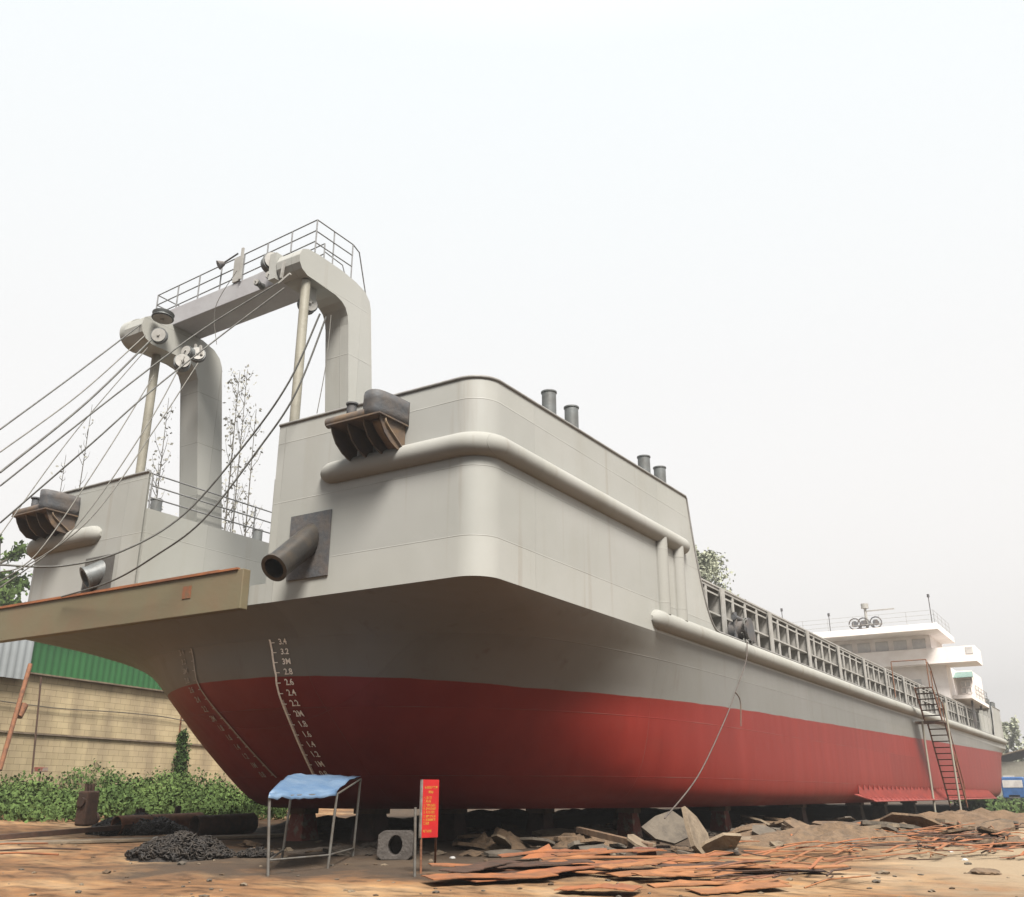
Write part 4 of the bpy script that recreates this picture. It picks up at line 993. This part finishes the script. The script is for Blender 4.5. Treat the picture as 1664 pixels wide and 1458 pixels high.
for k, (px, d, L2, lb) in enumerate(((60, 20, 1.6, 'thin red rod nearest the left edge'), (95, 20.6, 1.9, 'thin rod crossing behind the red one'), (40, 21.5, 1.5, 'thin rod lying farther back at left'))):
    a = atg(px-80, d, .05); b = atg(px+50, d+.6*k, .05); o = MB().tube([a, a.lerp(b, .5)+V((0, 0, .03)), b], .02, 6).build('steel_rod', M_rusto if k != 1 else M_rustd); tag(o, lb, 'rod', 'rods on the ground at the left')
# rusty lumps behind the pipes
def lump(name, base, sx_, sy_, sz_, mt, label, cat, seed, rough=.35, sub=3, group=None):
    import bmesh
    b = bmesh.new(); bmesh.ops.create_icosphere(b, subdivisions=sub, radius=1)
    vs = []
    for v in b.verts:
        n_ = noise.noise(v.co*1.4+V((seed*3.1, 0, 0))); n2 = noise.noise(v.co*4+V((0, seed, 0)))
        q = v.co*(1+rough*n_+rough*.35*n2); vs.append(V((base[0]+q.x*sx_, base[1]+q.y*sy_, base[2]+max(-.2, q.z)*sz_)))
    m = MB(); m.add(vs, [tuple(v.index for v in f.verts) for f in b.faces], False); b.free()
    o = m.build(name, mt); return tag(o, label, cat, group)
def engine(px, d, sc, label, seed, tall=1):
    p = atg(px, d); rg_ = random.Random(seed); o = empty('scrap_engine', p, label, 'scrap machine', 'rusted machines by the undergrowth')
    m = MB(); a = rg_.uniform(0, 1); ax = V((cos(a), sin(a), 0)); ay = V((-sin(a), cos(a), 0))
    m.obox(p+V((0, 0, .22*sc*tall)), ax*.26*sc, ay*.2*sc, up*.22*sc*tall); m.build('block', M_rustd, o, bevel=.05)
    m = MB(); m.tube([p+ax*.3*sc+V((0, 0, .2*sc)), p+ax*.42*sc+V((0, 0, .2*sc))], .18*sc, 16).tube([p-ax*.34*sc+V((0, 0, .3*sc*tall)), p-ax*.2*sc+V((0, 0, .3*sc*tall))], .14*sc, 14); m.build('flywheel', M_rustd, o)
    m = MB()
    for i in range(3): c = p+ax*(-.16+.15*i)*sc+V((0, 0, .44*sc*tall)); m.tube([c, c+V((0, 0, (.16+.1*rg_.random())*sc))], .05*sc, 8)
    m.build('cylinder_stub', M_rustd, o)
engine(145, 30.2, .95, 'tall dark rusted machine standing left of the pipes', 3, 2.3); engine(232, 29.5, .9, 'rusted engine with stub pipes behind the left pipe', 4); engine(292, 29.8, 1.0, 'reddish rusted machine behind the right end of the pipes', 5, .8)
# chain heaps
def chain_heap(px, py, wx, wy, h, n, label, seed, link=.085):
    c = gp(px, py); rg_ = random.Random(seed); o = empty('chain_heap', c, label, 'chain heap', 'heaps of dark chain on the ground')
    m = MB(); rows = []
    def hz(u, v): 
        rr = sqrt(u*u+v*v); return h*max(0, 1-rr**1.6)*(.75+.5*noise.noise(V((u*2.2+seed, v*2.2, 1))))
    rows = [[c+rt*u*wx+fw*v*wy+V((0, 0, hz(u, v)-.04)) for u in [(-1+2*i/18) for i in range(19)]] for v in [(-1+2*j/12) for j in range(13)]]
    m.sheet(rows); m.build('heap_core', M_chain, o, fix=False)
    m = MB()
    for k in range(n):
        a = rg_.uniform(0, 6.28); rr = sqrt(rg_.random())*.97; u, v = cos(a)*rr, sin(a)*rr; p = c+rt*u*wx+fw*v*wy+V((0, 0, hz(u, v)+.02))
        A = V((rg_.gauss(0, 1), rg_.gauss(0, 1), rg_.gauss(0, .6))).normalized(); B = A.cross(V((rg_.gauss(0, 1), rg_.gauss(0, 1), rg_.gauss(0, 1)))).normalized()
        s = link*rg_.uniform(.8, 1.2); pts = [p+A*cos(t*pi/4)*s+B*sin(t*pi/4)*s*.6 for t in range(9)]
        m.tube(pts, s*.2, 5, cap=False)
    m.build('chain', M_chain, o, fix=False)
chain_heap(225, 1356, 1.35, .9, .62, 1300, 'low wide heap of black chain farther from the camera', 1)
chain_heap(292, 1394, 1.0, .7, .54, 1300, 'rounded heap of dark chain nearest the camera', 2, .075)
chain_heap(415, 1392, .35, .35, .12, 160, 'small low chain pile beside the shelter pole', 3, .06)
chain_heap(365, 1345, .6, .5, .22, 250, 'small chain heap under the shorter pipe', 4, .07)
lump('cloth_bag', atg(262, 24, .0), .11, .09, .10, M_litter, 'white crumpled bag in front of the pipes', 'bag', 4)
# rubble mounds and slabs
def mound(px, py, wx, wy, h, mt, label, seed, name='rubble_mound'):
    c = gp(px, py); m = MB(); rows = []
    for j in range(25):
        v = -1+2*j/24; row = []
        for i in range(37):
            u = -1+2*i/36; rr = sqrt(u*u+v*v); x = c+rt*u*wx+fw*v*wy
            ridged = 1-abs(noise.noise(V((u*3+seed, v*3, 0))))*1.6
            row.append(V((x.x, x.y, g(x.x, x.y)-.06+h*max(0, 1-rr**1.5)*(.55+.6*ridged)+.04*noise.noise(V((u*14, v*14, seed)))*max(0, 1-rr))))
        rows.append(row)
    m.sheet(rows, sm=False); o = m.build(name, mt, fix=False); return tag(o, label, 'rubble')
M_rub = mat("rubble", (.26, .17, .10), (.14, .095, .06), 4, .95, 0, .7)
mound(808, 1378, .85, .8, .42, M_rub, 'brown earth and rubble mound right of the red board', 2)
mound(560, 1385, 1.6, .9, .16, mat("dark_rubble", (.13, .10, .075), (.08, .06, .045), 4, .95, 0, .7), 'dark low rubble under the bow behind the shelter', 5)
mound(950, 1372, 1.4, .8, .30, M_rub, 'low rubble bank below the brown keel block', 7)
mound(1350, 1372, 2.6, 1.6, .45, M_rub, 'long rubble bank under the bilge keel', 9)
mound(1600, 1345, 5.5, 4, .62, mat("ochre_rubble", (.24, .15, .085), (.16, .10, .055), 3, .95, 0, .7), 'broad ochre rubble bank below the stern', 11)
rs_ = random.Random(33)
def slab(px, py, a, b, t, yaw, tilt, mt, label, name='broken_concrete', cat='broken concrete', group='broken concrete slabs by the hull', lift=0, roll=0, seed=0):
    c = gp(px, py); Rm = Matrix.Rotation(yaw, 3, 'Z') @ Matrix.Rotation(tilt, 3, 'X') @ Matrix.Rotation(roll, 3, 'Y'); rg_ = random.Random(seed+int(px))
    n = 7; poly = [(cos(2*pi*i/n+.3)*a*rg_.uniform(.75, 1.15), sin(2*pi*i/n+.3)*b*rg_.uniform(.75, 1.15)) for i in range(n)]
    m = MB(); m.prism(poly, lambda u, v, w2: c+V((0, 0, lift))+Rm @ V((u, v, w2)), -t/2, t/2)
    o = m.build(name, mt, bevel=.012); return tag(o, label, cat, group)
slab(1088, 1378, .60, .42, .08, -YAW-.2, 1.0, M_concd, 'dark slab leaning left in the group by the rope end', lift=.36)
slab(1135, 1388, .66, .50, .08, YAW-1.0, 1.15, M_conc, 'big pale slab leaning upright in front of the red block', lift=.36, roll=.5)
slab(1166, 1390, .50, .34, .07, 1.6, .7, M_conc, 'pale slab propped at the right of the leaning group', lift=.14, roll=.5)
slab(1120, 1392, .40, .28, .06, .4, .15, M_concd, 'flat dark slab at the foot of the leaning group', lift=.05)
slab(1060, 1365, .3, .2, .06, .9, .3, M_concd, 'small dark slab at the rope end', lift=.1)
slab(1230, 1372, .75, .35, .09, -.6, .12, M_conc, 'long flat pale slab right of the leaning group', lift=.08)
slab(1320, 1362, .85, .4, .09, -.5, .1, M_conc, 'flat slab farther right beneath the hull edge', lift=.1)
slab(905, 1366, .55, .3, .07, -.7, .25, M_conc, 'pale slab below the brown keel block', lift=.16)
slab(975, 1362, .5, .28, .07, -.4, .2, M_conc, 'slab between the two left keel blocks', lift=.16)
slab(820, 1392, .5, .3, .05, -.6, .1, M_concd, 'dark slab at the foot of the rubble mound', lift=.06)
for k_ in range(64):
    px = rs_.choice([rs_.uniform(735, 1050), rs_.uniform(1190, 1640), rs_.uniform(1190, 1640)]); py = rs_.uniform(1352, 1390) if px < 1100 else rs_.uniform(1336, 1372)
    z_ = rs_.uniform(.25, .62)*(1 if px < 1200 else 1.5)
    slab(px, py, z_, z_*.6, rs_.uniform(.04, .09), rs_.uniform(0, 3.1), rs_.gauss(.1, .28), rs_.choice([M_conc, M_concd, M_rub, M_rub]), 'flat broken slab jumbled among the debris along the hull edge', group='jumbled slabs in the debris bank', lift=rs_.uniform(.02, .22), roll=rs_.gauss(0, .2), seed=k_)
slab(1500, 1350, 1.1, .5, .1, -.5, .12, M_conc, 'pale slab left of the stair post', lift=.12)
slab(1450, 1356, 1.1, .45, .1, -.3, .1, M_conc, 'long slab under the bilge keel ribs', lift=.15)
def dmound(x, y, wx, wy, top, label, seed):
    m = MB(); rows = []
    for j in range(17):
        v = -1+2*j/16; row = []
        for i in range(33):
            u = -1+2*i/32; rr = sqrt(u*u+v*v); px_, py_ = x+u*wx, y+v*wy
            zz = g(px_, py_)-.06 + (top-g(x, y))*max(0, 1-rr**2)*(.75+.55*noise.noise(V((u*4+seed, v*3, 0)))) + .03*noise.noise(V((u*15, v*15, seed)))
            row.append(V((px_, py_, min(zz, 1.22))))
        rows.append(row)
    m.sheet(rows, sm=False); o = m.build('rubble_mound', M_dkr, fix=False); return tag(o, label, 'rubble')
M_dkr = mat("bank_rubble", (.12, .095, .07), (.06, .045, .035), 4, .95, 0, .7)  # dark rubble tone, used under and along the hull
dmound(23, 20.3, 4.0, 1.8, 1.12, 'dark rubble bank under the bow on the far side', 1)
dmound(31, 20.5, 5.5, 1.8, 1.2, 'dark rubble bank beneath the hull, second from the bow', 2)
dmound(42, 20.5, 6.5, 1.8, 1.25, 'dark rubble bank beneath the hull amidships', 3)
dmound(56, 20.5, 8.5, 1.8, 1.25, 'dark rubble bank beneath the hull farther aft', 4)
dmound(72, 20.5, 9.0, 1.8, 1.25, 'dark rubble bank beneath the stern', 5)
ck = [lump('rubble_chunk', (0, 0, 0), 1, 1, .7, [M_conc, M_rub, M_concd, M_dkr][k_], 'rough chunk of broken concrete and earth lying under the hull edge', 'rubble chunk', 60+k_, .7, 2, 'rubble chunks along the hull edge') for k_ in range(4)]
rk = random.Random(77)
for k_ in range(120):
    px = rk.uniform(400, 1640); o = ck[k_] if k_ < 4 else ck[k_ % 4].copy()
    if k_ >= 4: C.objects.link(o)
    o.location = gp(px, rk.uniform(1348, 1392) if px < 1250 else rk.uniform(1338, 1378)); s_ = rk.uniform(.06, .2)*(1+.9*(px > 1200)); o.scale = (s_*rk.uniform(1, 2.2), s_*rk.uniform(.7, 1.3), s_*rk.uniform(.4, .9)); o.rotation_euler = (rk.uniform(-.2, .2), rk.uniform(-.2, .2), rk.uniform(0, 6.28))
# timbers
def beam(pa, pb, wd, ht, mt, label, name='timber_beam', cat='timber', group=None, la=.1, lb_=.1, twist=0):
    a, b = gp(*pa)+V((0, 0, la)), gp(*pb)+V((0, 0, lb_)); m = MB().bar(a, b, wd, ht, (0, sin(twist), cos(twist))); o = m.build(name, mt, bevel=.006); return tag(o, label, cat, group)
beam((940, 1372), (1058, 1385), .14, .12, M_wood, 'heavy old timber lying left of the leaning slabs', la=.3, lb_=.1, group='old timbers by the hull')
beam((1030, 1388), (1066, 1390), .12, .1, M_blockr, 'short reddish timber stub at the end of the heavy timber', group='old timbers by the hull', la=.08, lb_=.08)
# orange rusty steel plates in the foreground: long strips lying flat, plus upturned corners
M_plate = [M_rusto, mat("plate_rust_b", (.52, .22, .085), (.32, .14, .06), 2, .8, .1, .3), mat("plate_rust_c", (.46, .17, .06), (.26, .12, .06), 2.5, .85, .1, .3)]
pr2 = random.Random(19)
for k in range(24):
    xa = pr2.uniform(655, 1250); ya = pr2.uniform(1397, 1455); ln = pr2.uniform(90, 330); xb = xa+ln; yb = max(1394, ya+pr2.uniform(-22, 8)); wd = pr2.uniform(.16, .5)
    if xa < 760 and ya < 1420: ya, yb = ya+25, yb+25
    a, b = gp(xa, ya)+V((0, 0, .02+.006*k)), gp(xb, yb)+V((0, 0, .03+.006*k)); m = MB()
    d = b-a; sd = d.cross(up).normalized(); rows = []; curl = pr2.uniform(-.05, .16); sk = pr2.uniform(-.3, .3)
    for i in range(17):
        t = i/16; c = a.lerp(b, t)+V((0, 0, .02*sin(t*5+k)+curl*max(0, t-.7)**1.5))
        e0 = .10*noise.noise(V((t*7, k, 3)))+sk*.2*(t-.5); e1 = .10*noise.noise(V((t*9, k, 7)))-sk*.2*(t-.5); rip = .04*noise.noise(V((t*6, k*2, 4)))
        rows.append([c-sd*(wd*.6+e0)+V((0, 0, .008+rip)), c-sd*wd*.2+V((0, 0, .01-rip)), c+sd*wd*.2, c+sd*(wd*.6+e1)+V((0, 0, -.006-rip*.3))])
    m.sheet(rows, sm=False); o = m.build('steel_plate', (M_plate+[M_rust, M_rustd])[pr2.choice([0, 0, 1, 1, 2, 2, 3, 4])], thick=.014, fix=False); tag(o, 'bent orange-brown rusted steel plate lying flat in the overlapping heap left of the bars', 'steel plate', 'rusted steel plates lying in the foreground')
def upplate(pts, lb, mt, d=None):
    base = gp(*pts[0]); dd = base.dot(fw); vs = [atd(px, py, dd+.12*i) for i, (px, py) in enumerate(pts)]; m = MB()
    n = len(vs); off = fw*.012
    m.add(vs+[v+off for v in vs], [tuple(range(n)), tuple(range(2*n-1, n-1, -1))]+[(i, (i+1) % n, n+(i+1) % n, n+i) for i in range(n)]); o = m.build('upturned_plate', mt); tag(o, lb, 'steel plate', 'upturned rusted plate corners')
upplate([(845, 1396), (906, 1394), (892, 1371)], 'triangular upturned plate corner, the left one', M_rusto)
upplate([(905, 1396), (995, 1394), (985, 1378), (960, 1379)], 'wide low upturned plate beside the triangular one', M_rusto)
upplate([(1034, 1396), (1068, 1395), (1066, 1383), (1036, 1384)], 'small square upturned plate below the heavy timber', M_rusto)
# reinforcing bars and flat bars, scattered to the right
rb = random.Random(5); cnt = 0
barproto = {}
for k in range(170):
    px = rb.uniform(1160, 1640) if k < 110 else rb.uniform(1480, 1680); py = rb.uniform(1368, 1442) if px < 1380 else rb.uniform(1350, 1400); 
    c = gp(px, max(1350, py)); ln = rb.choice([.4, .7, 1.1, 1.6, 2.4])*rb.uniform(.8, 1.2); a = YAW - pi/2 + rb.gauss(.6, .45); z = rb.uniform(.02, .2)*(1 if px < 1500 else 1.4)
    key = k % 6
    if key not in barproto:
        m = MB(); w2 = rb.choice([.016, .022, .03]); sag = rb.uniform(-.04, .06)
        if key % 2: m.tube([V((-.5, 0, 0)), V((-.15, .02*key/3, sag)), V((.2, -.02, sag*.5)), V((.5, 0, 0))], w2*.7, 6)
        else: m.sheet([[V((t, -w2*1.6, .03*sin(t*4))), V((t, w2*1.6, .03*sin(t*4)+.01))] for t in (-.5, -.25, 0, .25, .5)], sm=False)
        o = m.build('steel_bar', [M_rusto, M_plate[1], M_rust, M_rustd, M_plate[2], M_rustd][key], origin=(0, 0, 0), thick=0 if key % 2 else .01, fix=False); barproto[key] = o
    else: o = barproto[key].copy(); C.objects.link(o)
    o.location = c+V((0, 0, z)); o.scale = (ln, 1, 1); o.rotation_euler = (0, rb.gauss(0, .05), a)
    tag(o, 'thin rusty steel bar in the scattered scrap right of the leaning slabs', 'steel bar', 'rusty bars scattered in front of the hull')
# loose stones everywhere on the yard
stones = []
for k in range(3):
    o = lump('loose_stone', (0, 0, 0), 1, 1, .7, [M_conc, M_rub, M_concd][k], 'loose stone lying in the yard', 'stone', 40+k, .5, 1, 'loose stones scattered over the yard')
    o.scale = (.05, .05, .05); o.location = gp(700+k*90, 1400); stones.append(o)
for k in range(230):
    px = rb.uniform(-10, 1675); py = 1345+115*rb.random()**.8
    if px < 400: py = max(py, 1372)
    o = stones[k % 3].copy(); C.objects.link(o); o.location = gp(px, py); s_ = rb.uniform(.012, .05)*(1+.8*(rb.random() > .9)); o.scale = (s_*rb.uniform(.8, 1.8), s_, s_*rb.uniform(.5, 1.1)); o.rotation_euler = (0, 0, rb.uniform(0, 6.28))
for px, py, lb in ((1545, 1385, 'white scrap lump on the ground at the right'), (1568, 1398, 'smaller white scrap lump right of the first'), (1415, 1378, 'white scrap between the rusty bars'), (735, 1395, 'tiny white scrap right of the red board')):
    c = gp(px, py); lump('litter_scrap', c, .12 if px > 1500 else .05, .06, .035, M_litter, lb, 'litter', int(px), .4, 2)
lump('rubble_lump', gp(1600, 1420), .35, .25, .08, M_rub, 'low lump of soil at the lower right', 'rubble', 8)

# ================================================================== an added hall behind the camera to keep low sky light off the bow
blocker = empty('sky_blocker', (-32, 20, .3), 'tall dark hall closing the yard behind the photographer', 'blocker')
M_blocker = mat("blocker_dark", (.11, .11, .11), (.07, .07, .065), .4, .7, 0, 0, (1, 1, .3))
MB().box(-46, -18, -22, 62, .0, 15).build('wall', M_blocker, blocker)
MB().box(-45.9, -1, -42, -22.1, .0, 16).build('blocker_wing', M_blocker, blocker)
MB().add([V((-47, -23, 15)), V((-17, -23, 15)), V((-17, 63, 15)), V((-47, 63, 15)), V((-32, -23, 19)), V((-32, 63, 19))], [(1, 2, 5, 4), (0, 4, 5, 3), (0, 1, 4), (2, 3, 5)]).build('roof', M_blocker, blocker, thick=.2)
for k in range(4): MB().box(-18.02, -17.9, -14+k*18, -6+k*18, .3, 8).build('blocker_door', M_rustd, blocker)

# ================================================================== haze
hz = MB().box(-60, 420, -160, 260, -2, 40).build('haze', M_white, fix=False); hz.data.materials.clear()
hm, n, l, b = nmat("haze_air"); n.remove(b); pv = n.new("ShaderNodeVolumePrincipled"); pv.inputs['Density'].default_value = .0017; pv.inputs['Color'].default_value = (.42, .42, .42, 1); pv.inputs['Anisotropy'].default_value = .3
l.new(pv.outputs[0], n["Material Output"].inputs['Volume']); hz.data.materials.append(hm); tag(hz, kind='stuff')
